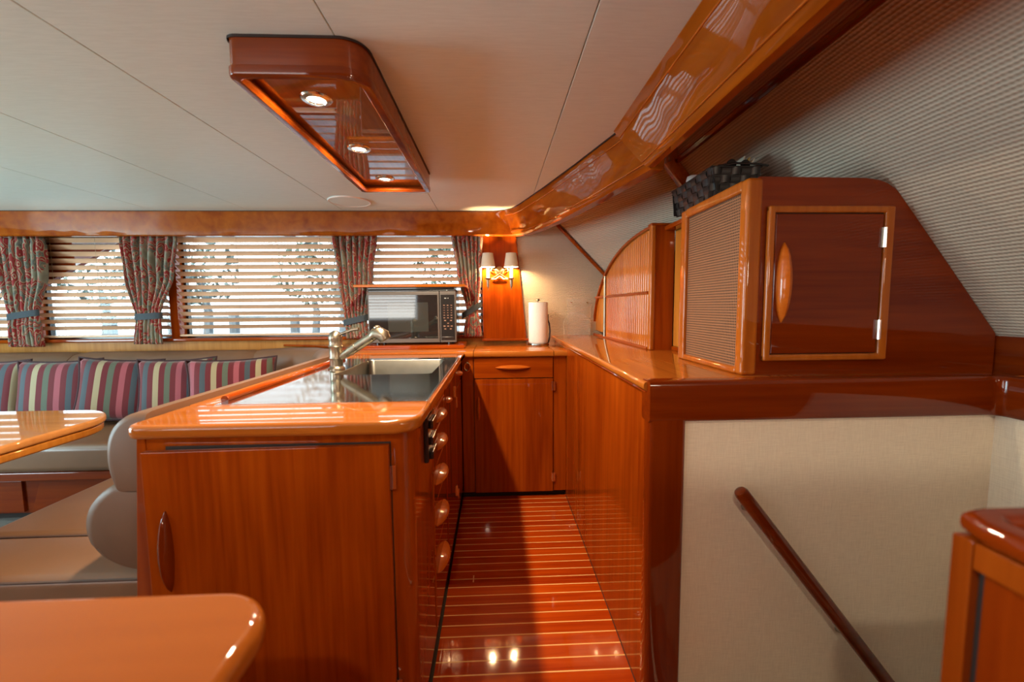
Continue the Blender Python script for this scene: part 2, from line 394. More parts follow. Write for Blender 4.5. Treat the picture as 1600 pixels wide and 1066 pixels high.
# ------------------------------------------------------------------ the setting
def floor():
    f = sempty('floor')
    obj('subfloor', MB().box(-4.4, -.24, -1.35, 3.2, -.06, -.003).box(-.24, .46, -1.35, 3.2, -.06, -.006).box(.46, .50, -1.35, 3.2, -.06, -.006).box(.5, 1.65, 1.16, 3.2, -.06, -.006), DARKG, f)
    obj('saloon_carpet', MB().box(-4.4, -.90, -1.35, 3.06, -.003, .004), CARPET, f)
    # teak boards with pale holly strips between, laid across the galley
    y = 2.52; first = None; fs = None; k = 0
    p = .0530; s = .0052
    x0, x1 = -.215, .44
    while y > .2:
        if first is None:
            first = obj('floor_board', MB().box(x0, x1, y-p+s/2, y-s/2, -.004, 0), BOARD, f)
            fs = obj('floor_strip', MB().box(x0, x1, y-p-s/2+.0002, y-p+s/2-.0002, -.004, .0002), HOLLY, f)
        else:
            share(first, f, dy=-k*p); share(fs, f, dy=-k*p)
        y -= p; k += 1
    obj('butt_strip', MB().box(-.112, -.107, 1.703, 1.749, -.003, .0003), HOLLY, f)
    obj('near_floor', MB().box(-.9, .5, -1.35, .15, -.006, 0), BOARD, f)
    obj('near_floor', MB().box(-.9, -.215, .15, 1.0, -.006, 0), BOARD, f)
    return f
floor()

def ceiling():
    c = sempty('ceiling')
    xs = [-4.4, -2.28, -1.655, -1.03, -.385, .236, .64]
    for a, b in zip(xs, xs[1:]):
        obj('ceiling_panel', MB().box(a+.0012, b-.0012, -1.4, 3.2, ZC, ZC+.03, .0015, 1), CEIL, c)
    obj('ceiling_backing', MB().box(-4.4, .64, -1.4, 3.2, ZC+.012, ZC+.05), CEIL, c)
    return c
ceiling()

def window_wall():
    wl = sempty('wall_far')
    z0, z1 = 1.0, 1.76
    m = MB()
    obj('lower_panel', MB().box(-4.4, .24, YW, YW+.10, 0, z0-.02), GOLDM, wl)
    obj('upper_panel', MB().box(-4.4, .9, YW, YW+.10, z1, 2.0), WX, wl)
    for a, b in ((-4.4, -4.2), (-3.36, -3.27), (-2.345, -2.285), (-1.10, -.99)):
        obj('window_post', MB().box(a, b, YW, YW+.10, z0-.02, z1, .004), WZ, wl)
    # tapered teak pilaster carrying the sconce
    obj('pilaster', MB().prism([(-.092, .962), (.232, .962), (.155, 1.74), (-.092, 1.74)], 'y', YW-.028, YW+.10, .004), WZ, wl)
    obj('pilaster_base', MB().box(-.10, .245, YW-.045, YW, .948, .966, .006), WX, wl)
    # dark corner panel closing off the forward top of the second window
    obj('corner_panel', MB().prism([(-3.27, 1.36), (-3.27, 1.76), (-2.45, 1.76), (-2.60, 1.72), (-2.80, 1.62)], 'y', YW+.03, YW+.075, .004), DX, wl)
    obj('sill', MB().box(-4.4, -.093, YW-.035, YW+.10, z0-.03, z0-.006, .008, 3), WX, wl)
    for i, (a, b) in enumerate(((-4.2, -3.36), (-3.27, -2.345), (-2.285, -1.10), (-.99, -.092))):
        wd = sempty('window_%d' % (i+1), ((a+b)/2, YW+.08, z0))
        fr = MB(); fw = .018
        fr.box(a, b, YW+.07, YW+.10, z0-.01, z0+fw).box(a, b, YW+.07, YW+.10, z1-fw, z1).box(a, a+fw, YW+.07, YW+.10, z0, z1).box(b-fw, b, YW+.07, YW+.10, z0, z1)
        obj('window_frame', fr, BLACK, wd)
        obj('pane', MB().box(a+fw, b-fw, YW+.084, YW+.088, z0+fw, z1-fw), GLASS, wd)
window_wall()

def shell():
    m = MB()   # wall behind the camera with two openings
    z0, z1 = 1.0, 1.68
    m.box(-4.4, 1.7, -1.42, -1.36, 0, z0).box(-4.4, 1.7, -1.42, -1.36, z1, 2.0)
    for a, b in ((-4.4, -4.12), (-2.78, -2.62), (-1.28, 1.7)): m.box(a, b, -1.42, -1.36, z0, z1)
    wn = sempty('wall_near'); obj('near_wall', m, WX, wn)
    b = MB()                                    # blinds of the two windows behind the camera, seen only in reflections
    for a, c_ in ((-4.10, -2.79), (-2.61, -1.29)):
        for k in range(13): b.loft([[(x, -1.31, 1.02+k*.05), (x, -1.275, 1.037+k*.05), (x, -1.275, 1.040+k*.05), (x, -1.31, 1.023+k*.05)] for x in (a, c_)])
    obj('near_blind', b, BLINDW, wn, kind='stuff')
    m = MB().box(-4.52, -4.4, -1.4, .12, 0, 2).box(-4.52, -4.4, 1.68, 3.2, 0, 2).box(-4.52, -4.4, .12, 1.68, 1.80, 2).box(-4.52, -4.4, .12, 1.68, 0, .42)
    struct('wall_aft', m, WZ)
    # ribbed fabric lining: flat piece beside the pilaster, then the sloping side, then the sloping front
    f = sempty('wall_lining')
    A = lambda y, z: Vector((2.452-.814*z, y, z))
    M1 = lambda z: Vector((.459+(1.812-z)*.972, 3.05, z))
    def slab(pts, nrm, name, mat):
        b = MB(); n = Vector(nrm).normalized()*.02
        b.loft([[Vector(p) for p in pts], [Vector(p)+n for p in pts]]); return obj(name, b, mat, f)
    slab([(.140, 3.052, 1.93), (.235, 3.052, .90), (M1(.90).x, 3.052, .90), (M1(1.93).x, 3.052, 1.93)], (0, 1, 0), 'side_lining', RIB)
    slab([M1(1.93), M1(.90), A(2.05, .90), A(2.05, 1.93)], (.8, .4, .6), 'quarter_lining', RIB)
    slab([A(2.05, 1.93), A(2.05, .90), A(-1.4, .90), A(-1.4, 1.93)], (.8, 0, .6), 'front_lining', RIB)
    obj('base_board', MB().box(1.555, 1.60, -1.4, 1.62, .93, 1.098, .004), DY, f)
    # bead covering the corner and the square brace covering the second joint
    q = MB(); o1 = Vector((-.012, -.014, -.004))
    q.tube([M1(1.93)+o1, M1(1.45)+o1, M1(1.0)+o1], .013, 8); obj('corner_bead', q, WY, f)
    b = MB(); p0, p1 = A(2.05, 1.95), A(2.05, 1.0); d = (p1-p0).normalized(); u = Vector((0, 1, 0)); v = d.cross(u)
    rr = rrect(-.030, .030, -.03, .03, .012, 3)
    b.loft([[p+u*a+v*c+Vector((-.02, 0, -.02)) for a, c in rr] for p in (p0, p1)]); obj('brace', b, WY, f)
shell()

def beams():
    # valance over the windows, running on round the corner as the first ceiling beam
    T = [(-4.4, 2.92), (-2, 2.92), (-.10, 2.92), (.0, 2.915), (.07, 2.885), (.125, 2.83), (.165, 2.73), (.205, 2.60), (.281, 2.35), (.386, 1.97), (.478, 1.61)]
    L = [(-4.4, 2.925), (-2, 2.925), (-.10, 2.928), (.02, 2.935), (.13, 2.935), (.215, 2.885), (.265, 2.77), (.300, 2.665), (.375, 2.42), (.478, 1.985), (.572, 1.53)]
    ZB = 1.70
    def face(t, s, k=0):   # point on the slanted face, s=0 top .. 1 lip
        return Vector((t[0][0]*(1-s)+t[1][0]*s, t[0][1]*(1-s)+t[1][1]*s, ZC*(1-s)+ZB*s))
    rings = []
    for i, (t, l) in enumerate(zip(T, L)):
        tt, ll = Vector((*t, ZC+.004)), Vector((*l, ZB))
        a = Vector(L[min(i+1, len(L)-1)])-Vector(L[max(i-1, 0)]); nrm = Vector((-a.y, a.x)).normalized()   # outward
        if nrm.y < 0 and i < 4: nrm = -nrm
        if i >= 4 and nrm.x < 0: nrm = -nrm
        n3 = Vector((nrm.x, nrm.y, 0))
        lo = .055 if i > 3 else .045
        r = [tt, tt.lerp(ll, .15)+n3*-.004, tt.lerp(ll, .90), ll+Vector((0, 0, .006)), ll+n3*.008, ll+n3*lo, ll+n3*(lo+.006)+Vector((0, 0, .01)),
             ll+n3*(lo+.01)+Vector((0, 0, .19)), tt+Vector((0, 0, .03))+n3*.03]
        rings.append(r)
    bm = MB().loft(rings)
    v = sempty('trim_1'); obj('valance_beam', bm, WB, v, sharp=28)
    for s, rr in ((.20, .0022), (.86, .0022)):
        pts = [Vector((*t, ZC)).lerp(Vector((*l, ZB)), s) for t, l in zip(T, L)]
        pts = [p+Vector((-.004, -.004, -.002)) for p in pts[4:]]
        obj('bead', MB().tube(pts, rr, 6), PULL, v)
    obj('shadow_gap', MB().tube([Vector((*t, ZC-.001))+Vector((-.002, -.003, 0)) for t in T], .0035, 5), DARKG, v)
    # second beam, a broad slanted board running fore-and-aft, nearer than the first
    v2 = sempty('trim_2')
    def section(y0, y1): pass
    y1t, y1l = 1.612, 1.512; yn = -1.36
    prof = [(.458, ZC+.004), (.470, ZC-.018), (.545, 1.712), (.558, 1.700), (.585, 1.702), (.602, 1.720), (.612, 1.765), (.62, ZC+.02)]
    rg = []
    for y in (yn, None):
        r = []
        for x, z in prof:
            k = min(1, max(0, (ZC-z)/(ZC-1.70)))
            yy = yn if y is not None else y1t*(1-k)+y1l*k
            r.append((x, yy, z))
        rg.append(r)
    b2 = MB().loft(rg); obj('ceiling_beam', b2, WB, v2, sharp=28)
    for s in (.14, .90):
        a = Vector((.468, y1t-.01-.1*s, ZC-.010)).lerp(Vector((.550, y1t-.01-.1*s, 1.705)), s)+Vector((-.003, 0, -.001))
        a2 = a.copy(); a2.y = yn
        obj('bead', MB().tube([a, a2], .0024, 6), PULL, v2)
    # dark soffit behind it, up to the fabric
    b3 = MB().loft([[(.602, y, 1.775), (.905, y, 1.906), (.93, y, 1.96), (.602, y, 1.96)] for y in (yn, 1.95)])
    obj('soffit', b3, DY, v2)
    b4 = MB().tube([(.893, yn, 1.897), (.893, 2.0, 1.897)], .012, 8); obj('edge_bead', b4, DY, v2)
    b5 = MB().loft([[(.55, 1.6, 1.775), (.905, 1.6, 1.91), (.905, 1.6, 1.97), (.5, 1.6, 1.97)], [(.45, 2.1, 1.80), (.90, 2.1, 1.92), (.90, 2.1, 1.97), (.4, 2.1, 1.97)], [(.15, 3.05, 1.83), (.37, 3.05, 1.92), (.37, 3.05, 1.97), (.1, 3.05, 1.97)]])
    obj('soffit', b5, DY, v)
beams()

def right_wall():
    v = sempty('wall_right')
    obj('wall_panel', MB().box(.435, .47, 1.13, 2.56, 0, .955), WZ, v)
    b = MB(); pr = rrect(.418, 1.60, .958, ZL, .011, 4)
    b.loft([[(x, y, z) for x, z in pr] for y in (1.13, 3.05)]); obj('ledge_top', b, TOPY, v)
    obj('ledge_moulding', MB().tube([(.434, 1.14, .953), (.434, 2.9, .953)], .008, 8), WY, v)
    obj('ledge_upstand', MB().box(.445, .47, 2.5, 3.05, ZT-.02, .958), WZ, v)
    obj('foot_line', MB().box(.4335, .437, 1.13, 2.5, 0, .004), DARKG, v)
    # stairwell: corner post, top rail and linen panel below it
    s = sempty('wall_stairwell')
    obj('linen_panel', MB().box(.50, 1.50, 1.13, 1.145, -1.0, .90), LINEN, s)
    obj('linen_panel', MB().box(1.475, 1.49, -1.36, 1.135, -1.0, .90), LINEN, s)
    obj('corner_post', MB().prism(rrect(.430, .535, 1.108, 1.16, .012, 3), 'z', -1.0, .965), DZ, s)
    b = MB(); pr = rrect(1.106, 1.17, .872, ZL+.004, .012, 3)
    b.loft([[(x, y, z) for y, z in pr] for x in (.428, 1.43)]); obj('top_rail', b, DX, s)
    b = MB(); pts = []
    pr = rrect(-.012, .05, .872, ZL+.004, .012, 3)
    for k in range(7):
        a = R(90*k/6); c = Vector((1.43, 1.085)); d = Vector((math.sin(a), math.cos(a)))
        pts.append([(c.x+d.x*(.033-h), c.y+d.y*(.033-h), z) for h, z in [(-q, z) for q, z in pr]])
    pts.append([(1.463+q, -1.36, z) for q, z in pr])
    b.loft(pts); obj('top_rail', b, DY, s)
    obj('near_panel', MB().box(.50, 1.50, .36, .375, -1.0, .0), LINEN, s)
    obj('aisle_panel', MB().box(.485, .50, .36, 1.13, -1.0, -.003), LINEN, s)
    fl = MB()
    for k in range(4): fl.box(.5+k*.24, .5+(k+1)*.24+.02, .375, 1.13, -1.0, -.22-.24*k, .006)
    obj('stair', fl, CARPET, s)
right_wall()

# ------------------------------------------------------------------ galley
def pull_mb(c, axis, L=.13, h=.016, d=.017):
    """long leaf-shaped wooden pull centred at c; axis: (long dir, outward dir)"""
    c = Vector(c); u, o = Vector(axis[0]), Vector(axis[1]); v = u.cross(o)
    rings = []; n = 12
    for i in range(n+1):
        t = -1+2*i/n; k = max(.10, (1-t*t)**.6)
        cc = c+u*(t*L/2)
        rings.append([cc + v*math.cos(a)*h*k + o*(max(0, math.sin(a))*d*k*1.2 + (-.002 if math.sin(a) <= 0.01 else 0)) for a in [2*math.pi*j/12 for j in range(12)]])
    return MB().loft(rings)
def hinge(c, parent, n=(0, -1, 0), h=.055):
    c = Vector(c); n = Vector(n); u = Vector((0, 0, 1)); t = n.cross(u)
    b = MB(); b.tube([c-u*h/2+n*.003, c+u*h/2+n*.003], .0042, 8)
    p = [c+t*s*.012+u*z*h/2+n*q for s in (-1, 1) for z in (-1, 1) for q in (-.001, .0025)]
    lo = Vector([min(q[i] for q in p) for i in range(3)]); hi = Vector([max(q[i] for q in p) for i in range(3)])
    b.box(lo.x, hi.x, lo.y, hi.y, lo.z, hi.z)
    return obj('hinge', b, CHROME, parent, label='polished chrome hinge')

def island():
    t = thing('island_cabinet', 'varnished teak galley island cabinet with door facing viewer and drawers on aisle side', 'cabinet', (-.55, 1.7, 0))
    XL, XR, YF, YB = -.862, -.215, 1.0, 2.5
    poly = rrect(XL, XR, YF, 2.494, [.055, 0, 0, 0], 8)
    inner = rrect(XL+.02, XR-.02, YF+.02, YB-.02, [.036, 0, 0, 0], 8)
    hb = bmesh.new(); vs = [[hb.verts.new((x, y, z)) for (x, y), z in ((a, .07), (a, ZT-.0345), (c_, ZT-.0345), (c_, .07))] for a, c_ in zip(poly, inner)]
    for q, g in zip(vs, vs[1:]+vs[:1]):
        for j in range(4): hb.faces.new((q[j], q[(j+1) % 4], g[(j+1) % 4], g[j]))
    bmesh.ops.recalc_face_normals(hb, faces=hb.faces[:]); hm = MB(); hm._merge(hb)
    obj('body', hm, WZ, t)
    obj('bottom_board', MB().box(XL+.021, XR-.021, YF+.021, YB-.021, .072, .09), WZ, t)
    obj('toe_kick', MB().box(XL+.02, XR-.045, YF+.05, YB, 0, .07), DARKG, t)
    # left stile proud beside the door and dark reveal round the door
    obj('door_reveal', MB().box(-.800, -.262, YF-.0015, YF+.001, .10, .8705), DARKG, t)
    # the front door stands slightly ajar, hinged on its right
    hx, hy = -.263, YF-.003
    mt = Matrix.Translation((hx, hy, 0)) @ Matrix.Rotation(R(1.7), 4, 'Z') @ Matrix.Translation((-hx, -hy, 0))
    dr = obj('door', MB().box(-.832, hx, hy-.018, hy, .095, .868, .003, 2, mt), WZ, t)
    obj('side_stile', MB().prism([(-.866, .895), (-.845, .895), (-.845, .07), (-.930, .07)], 'y', .9975, 1.03, .003), WZ, t)
    pb = pull_mb((-.785, hy-.018, .625), ((0, 0, 1), (0, -1, 0)), .20, .013, .024); bmesh.ops.transform(pb.bm, matrix=mt, verts=pb.bm.verts[:])
    obj('handle', pb, DZ, dr)
    for z in (.785, .22): hinge((-.2605, YF-.012, z), dr, h=.06)
    # aisle side: drawers and doors, grain upright
    def front(name, y0, y1, z0, z1, mat=WZ):
        return obj(name, MB().box(XR-.004, XR+.004, y0, y1, z0, z1, .0025, 1), mat, t)
    PY = (0, 1, 0); PX = (1, 0, 0)
    for z0, z1 in ((.775, .845), (.655, .770), (.530, .650), (.360, .525), (.10, .355)):
        d = front('drawer', 1.335, 1.66, z0, z1)
        obj('pull', pull_mb((XR+.004, 1.475, (z0+z1)/2 if z0 > .2 else .27), (PY, PX), .20, .0165, .026), PULL, d)
    d = front('drawer', 2.12, 2.46, .775, .86); obj('pull', pull_mb((XR+.004, 2.28, .83), (PY, PX), .10, .016, .022), PULL, d)
    d = front('door', 1.70, 2.09, .10, .86); hinge((XR+.003, 2.07, .77), d, (1, 0, 0)); hinge((XR+.003, 2.07, .25), d, (1, 0, 0))
    obj('pull', pull_mb((XR+.004, 1.76, .80), (PY, PX), .09, .012, .018), PULL, d)
    d = front('door', 2.12, 2.46, .10, .765); hinge((XR+.003, 2.14, .70), d, (1, 0, 0)); hinge((XR+.003, 2.14, .20), d, (1, 0, 0))
    # worktop
    w_ = thing('island_worktop', 'glossy wooden worktop edging around the steel drainer on the island', 'worktop', (-.55, 1.7, ZT))
    x0, x1, y0, y1 = -.874, -.188, .966, 2.5
    edge = MB()
    out_ = rrect(x0, x1, y0, y1, [.075, 0, 0, .035], 8)
    # front and left borders as a swept rounded nosing round an open frame
    prof = [(0, 0), (.006, -.004), (.012, -.012), (.013, -.02), (.010, -.028), (.003, -.033)]
    inner_front, inner_left = 1.175, -.80
    b = MB()
    f = rrect(x0, x1, y0, inner_front, [.07, 0, 0, .035], 8)
    b.prism(f, 'z', ZT-.034, ZT, .011, 3); obj('front_border', b, TOPX, w_)
    b = MB().box(x0, inner_left, inner_front, 2.462, ZT-.034, ZT, .008, 3); obj('side_border', b, TOPY, w_)
    obj('side_border', MB().box(-.222, x1, inner_front, 2.46, ZT-.034, ZT-.004, .006, 2), TOPY, w_)
    obj('back_border', MB().box(inner_left, x1+.0, 2.19, 2.46, ZT-.034, ZT-.002, .004, 2), TOPX, w_)
    fd = MB().tube([(-.795, 1.215, ZT+.006), (-.795, 2.16, ZT+.006)],   .011, 10); obj('fiddle_rail', fd, WY, w_, label='raised orange-brown rail along the drainer')
    # one-piece steel drainer with sink
    s = thing('sink', 'stainless steel drainer and square sink bowl set into the island', 'sink', (-.45, 1.88, ZT))
    bx0, bx1, by0, by1 = -.655, -.262, 1.66, 2.125
    zt = ZT+.0015; b = MB()
    for a in ((inner_left+.006, bx0, 1.17, 2.20), (bx1, -.200, 1.17, 2.20), (bx0, bx1, 1.17, by0), (bx0, bx1, by1, 2.20)):
        b.box(*a, zt-.003, zt)
    b.box(-.203, -.196, 1.17, 2.20, zt-.032, zt+.002, .002, 2)
    obj('drainer', b, STEEL, s)
    b = MB(); r = .03
    rings = []
    for z, ins in ((zt, 0), (zt-.004, .003), (zt-.15, .008), (zt-.172, .016), (zt-.178, .035)):
        rings.append([(x, y, z) for x, y in rrect(bx0+ins, bx1-ins, by0+ins, by1-ins, r, 5)])
    b.loft(rings, caps=False); b.poly([p for p in rings[-1]])
    obj('bowl', b, STEELB, s, sharp=50)
    obj('drain', MB().lathe([(0, .002), (.030, .002), (.038, .004), (.042, 0)], (-.458, 1.9, zt-.178), 20), STEEL, s)
    # black switch panel on the aisle side
    p = thing('switch_panel', 'black electrical switch panel on the aisle side of the island', 'switch', (-.20, 1.26, .8))
    obj('plate', MB().box(XR+.0005, XR+.014, 1.185, 1.30, .740, .875, .003, 2), BLACK, p)
    for zz in (.85, .80, .757):
        obj('switch', MB().box(XR+.013, XR+.026, 1.205, 1.285, zz-.013, zz+.013, .004, 2), BLACK, p)
    obj('socket_cover', MB().box(XR+.001, XR+.012, 1.31, 1.325, .77, .875, .002, 1), DZ, p)
    # faucet
    f = thing('faucet', 'aged brushed-metal mixer tap with angled pull-out spout beside the sink', 'tap', (-.705, 1.83, ZT))
    c = (-.705, 1.83, zt)
    obj('body', MB().lathe([(.036, 0), (.036, .005), (.030, .010), (.027, .014), (.0275, .04), (.030, .048), (.0275, .055), (.0275, .095), (.031, .101), (.0275, .107), (.0275, .128), (.030, .133), (.029, .145), (.022, .160), (.010, .169), (0, .171)], c, 28), NICKEL, f)
    a = Vector((-.685, 1.83, ZT+.055)); e_ = Vector((-.535, 1.80, ZT+.145))
    d = (e_-a).normalized()
    sp = obj('spout', MB().tube([a, a+d*.05, a+d*.052, a+d*.088, a+d*.09, a+d*.092, e_], .0125, 16, radii=[.017, .018, .0205, .0205, .018, .0205, .0205]), NICKEL, f)
    obj('spray_head', MB().tube([e_-d*.01, e_+Vector((.01, 0, .012)), e_+Vector((.035, -.004, .013)), e_+Vector((.048, -.006, .005)), e_+Vector((.058, -.008, -.012))], .02, 16, radii=[.018, .025, .029, .030, .025]).lathe([(.016, 0), (.016, .006), (.006, .012), (0, .012)], e_+Vector((.022, 0, .037)), 12), NICKEL, sp)
    l0 = Vector((-.70, 1.83, ZT+.148))
    lv = MB().tube([l0, l0+Vector((.04, .0, .016)), l0+Vector((.075, .0, .028)), l0+Vector((.098, 0, .030))], .007, 10, radii=[.009, .011, .014, .012], flat=.6)
    obj('lever', lv, NICKEL, f)
island()

def far_cabinet():
    t = thing('galley_cabinet', 'teak cabinet with one drawer above a door at the end of the galley aisle', 'cabinet', (.1, 2.6, 0))
    obj('body', MB().box(-.205, .434, 2.504, 3.04, .035, ZT-.0365).box(-.86, -.215, 2.504, 3.04, .035, ZT-.0365), WZ, t)
    obj('toe_kick', MB().box(-.22, .434, 2.53, 3.0, 0, .035), DARKG, t)
    obj('reveal', MB().box(-.136, .3535, 2.5025, 2.505, .037, .885), DARKG, t)
    obj('side_panel', MB().box(-.209, -.1385, 2.496, 2.505, .037, .894, .002, 1), WZ, t)
    obj('side_panel', MB().box(.3555, .4348, 2.496, 2.505, .037, .894, .002, 1), WZ, t)
    d = obj('drawer', MB().box(-.1335, .3515, 2.488, 2.504, .763, .890, .0025, 2), WX, t)
    obj('pull', pull_mb((.104, 2.488, .828), ((1, 0, 0), (0, -1, 0)), .215, .0155, .024), PULL, d)
    d = obj('door', MB().box(-.1335, .3515, 2.488, 2.504, .037, .758, .0025, 2), WZ, t)
    obj('pull', pull_mb((-.108, 2.488, .575), ((0, 0, 1), (0, -1, 0)), .15, .0125, .022), PULL, d)
    for z in (.71, .13): hinge((.3535, 2.4885, z), d, h=.06)
    obj('finger_latch', MB().lathe([(.020, 0), (.022, .003), (.018, .005), (.013, .002), (.011, -.004), (0, -.004)], (0, 0, 0), 20, Matrix.Translation((-.176, 2.496, .835)) @ Matrix.Rotation(R(90), 4, 'X') @ Matrix.Scale(1.35, 4, (0, 1, 0))), BRASS, t)
    w_ = thing('galley_worktop', 'glossy teak worktop under the microwave and paper towel, along the window', 'worktop', (-.2, 2.75, ZT))
    for a, b_ in ((-1.02, -.1365), (-.1335, .3515), (.3545, .445)):
        b = MB(); pr = rrect(2.465, 3.058, ZT-.036, ZT, .013, 4)
        b.loft([[(x, y, z) for y, z in pr] for x in (a, b_)]); obj('top_board', b, TOPX, w_)
    p = obj('microwave_plinth', MB().box(-.87, -.205, 2.66, 3.02, ZT, .956, .004, 2), WX, None, (-.5, 2.8, ZT))
    tag(p, 'low reddish wooden plinth under the microwave', 'plinth')
far_cabinet()

def text_bars(mb, x, z, w, y):   # a short row of tiny printed ticks on the keypad
    mb.box(x-w/2, x+w/2, y-.0006, y, z-.0012, z+.0012)
def microwave():
    t = thing('microwave', 'black and grey microwave oven on the plinth in front of the window', 'microwave', (-.54, 2.84, .956))
    x0, x1, y0, z0, z1 = -.832, -.258, 2.72, .966, 1.318
    GREY = plain('microwave_grey', (.11, .095, .085), .4, .2)
    obj('body', MB().box(x0, x1, y0+.02, 2.95, z0, z1, .006, 2), BLACK, t)
    xd = -.365
    dr = obj('door', MB().box(x0, xd-.0015, y0, y0+.019, z0+.002, z1-.014, .004, 2), GREY, t)
    wm = glass_black
    obj('window', MB().box(x0+.008, xd-.014, y0-.003, y0+.001, z0+.030, z1-.036, .001, 1), wm, dr)
    inner = plain('oven_screen', (.035, .04, .038), .4)
    obj('screen', MB().box(x0+.13, xd-.075, y0-.0036, y0-.0028, z0+.075, z1-.085), wm2, dr)
    cp = obj('control_panel', MB().box(xd+.0015, x1, y0, y0+.019, z0+.002, z1-.014, .004, 2), GREY, t)
    obj('keypad', MB().box(xd+.008, x1-.010, y0-.003, y0+.001, z0+.018, z1-.036, .001, 1), PADK, cp)
    mk = plain('print_tan', (.50, .30, .20), .6); wt = plain('print_pale', (.65, .68, .66), .5)
    b = MB()
    for dx in (-.018, -.011, .004): b.box(-.312+dx-.0022, -.312+dx+.0022, y0-.0042, y0-.003, z1-.062, z1-.056)
    obj('display', b, wt, cp)
    fc = y0-.0030
    for r in range(6):
        for c_ in range(3):
            xx = -.335+c_*.0235; zz = z1-.105-r*.0165
            b = MB().box(xx-.0075, xx+.0075, fc-.001, fc, zz-.0052, zz+.0052)
            bt = obj('button', b, BTN, cp)
            w2 = .010 if r in (0, 4, 5) else .0035
            obj('marking', MB().box(xx-w2/2, xx+w2/2, fc-.0016, fc-.0009, zz-.0014, zz+.0014), mk, cp)
    for r, (xs_, w2) in enumerate((((-.330, -.292), .010), ((-.311,), .008), ((-.335, -.311, -.288), .012), ((-.330, -.294), .011))):
        for xx in xs_:
            zz = z1-.205-r*.0185
            obj('button', MB().box(xx-.009, xx+.009, fc-.001, fc, zz-.006, zz+.006), BTN, cp)
            obj('marking', MB().box(xx-w2/2, xx+w2/2, fc-.0016, fc-.0009, zz-.002, zz+.002), mk, cp)
    obj('release_bar', MB().box(xd+.012, x1-.014, y0-.005, y0-.002, z0+.024, z0+.040, .002, 2), BLACK, cp)
    for xx in (x0+.05, x1-.05):
        for yy in (2.76, 2.92): obj('foot', MB().lathe([(.012, 0), (.012, .011), (0, .011)], (xx, yy, .9562), 12), BLACK, t)
    s = thing('shelf_board', 'thin light wooden board lying on top of the microwave', 'board', (-.55, 2.82, 1.32))
    obj('board', MB().box(-.915, -.195, 2.70, 2.95, 1.332, 1.350, .004, 2), WBX, s)
    obj('batten', MB().box(-.83, -.27, 2.73, 2.94, 1.3185, 1.3325, .002, 1), BLACK, s)
glass_black = plain('black_glass', (.012, .014, .014), .04, 0, coat=1)
wm2 = plain('black_glass_grey', (.035, .04, .037), .05, 0, coat=1)
PADK = plain('keypad_black', (.012, .010, .010), .5, spec=.15)
BTN = plain('button_brown', (.05, .026, .020), .6, spec=.15)
microwave()

def towel():
    t = thing('paper_towel_holder', 'steel paper towel holder on the worktop below the sconce', 'holder', (.30, 2.86, ZT))
    c = Vector((.30, 2.86, ZT))
    obj('base', MB().lathe([(0, 0), (.074, 0), (.076, .004), (.074, .014), (.068, .018), (0, .018)], c, 32), STEEL, t)
    obj('rod', MB().tube([c+Vector((0, 0, .018)), c+Vector((0, 0, .31))], .005, 8).lathe([(0, 0), (.006, .002), (.013, .010), (.010, .018), (0, .022)], c+Vector((0, 0, .304)), 12), NICKEL, t)
    a = MB().tube([c+Vector((.070, .0, .014)), c+Vector((.080, 0, .05)), c+Vector((.083, 0, .10)), c+Vector((.078, 0, .15)), c+Vector((.068, 0, .175)), c+Vector((.068, 0, .215))], .0055, 8)
    obj('tension_arm', a, BLACK, t)
    r = thing('paper_towel_roll', 'white roll of paper towel standing on its steel holder', 'paper towel', (.30, 2.86, ZT+.018))
    prof = [(.020, .001), (.0655, .001), (.067, .004), (.067, .276), (.0655, .280), (.020, .280), (.020, .001)]
    obj('roll', MB().lathe(prof, c+Vector((0, 0, .018)), 40), PAPER, r)
    obj('core', MB().lathe([(.0195, .002), (.0195, .279), (.017, .279), (.017, .002), (.0195, .002)], c+Vector((0, 0, .018)), 20), GOLD, r)
towel()

def acrylic():
    t = thing('acrylic_holder', 'clear acrylic wall pocket leaning on the fabric at the ledge end', 'holder', (.61, 3.0, ZL))
    y = 3.035
    obj('back_plate', MB().prism(rrect(.535, .715, ZL, 1.262, .022, 5), 'y', y, y+.004), ACRYL, t)
    obj('front_plate', MB().prism([(.505, ZL), (.700, ZL), (.700, 1.10), (.660, 1.135), (.545, 1.16), (.505, 1.10)], 'y', y-.045, y-.041), ACRYL, t)
    obj('base_plate', MB().box(.505, .70, y-.045, y, ZL, ZL+.004), ACRYL, t)
    for xx in (.505, .696): obj('side_plate', MB().box(xx, xx+.004, y-.041, y, ZL, 1.10), ACRYL, t)
    for x in (.565, .685): obj('screw', MB().tube([(x, y-.004, 1.225), (x, y+.001, 1.225)], .006, 12), CHROME, t)
acrylic()

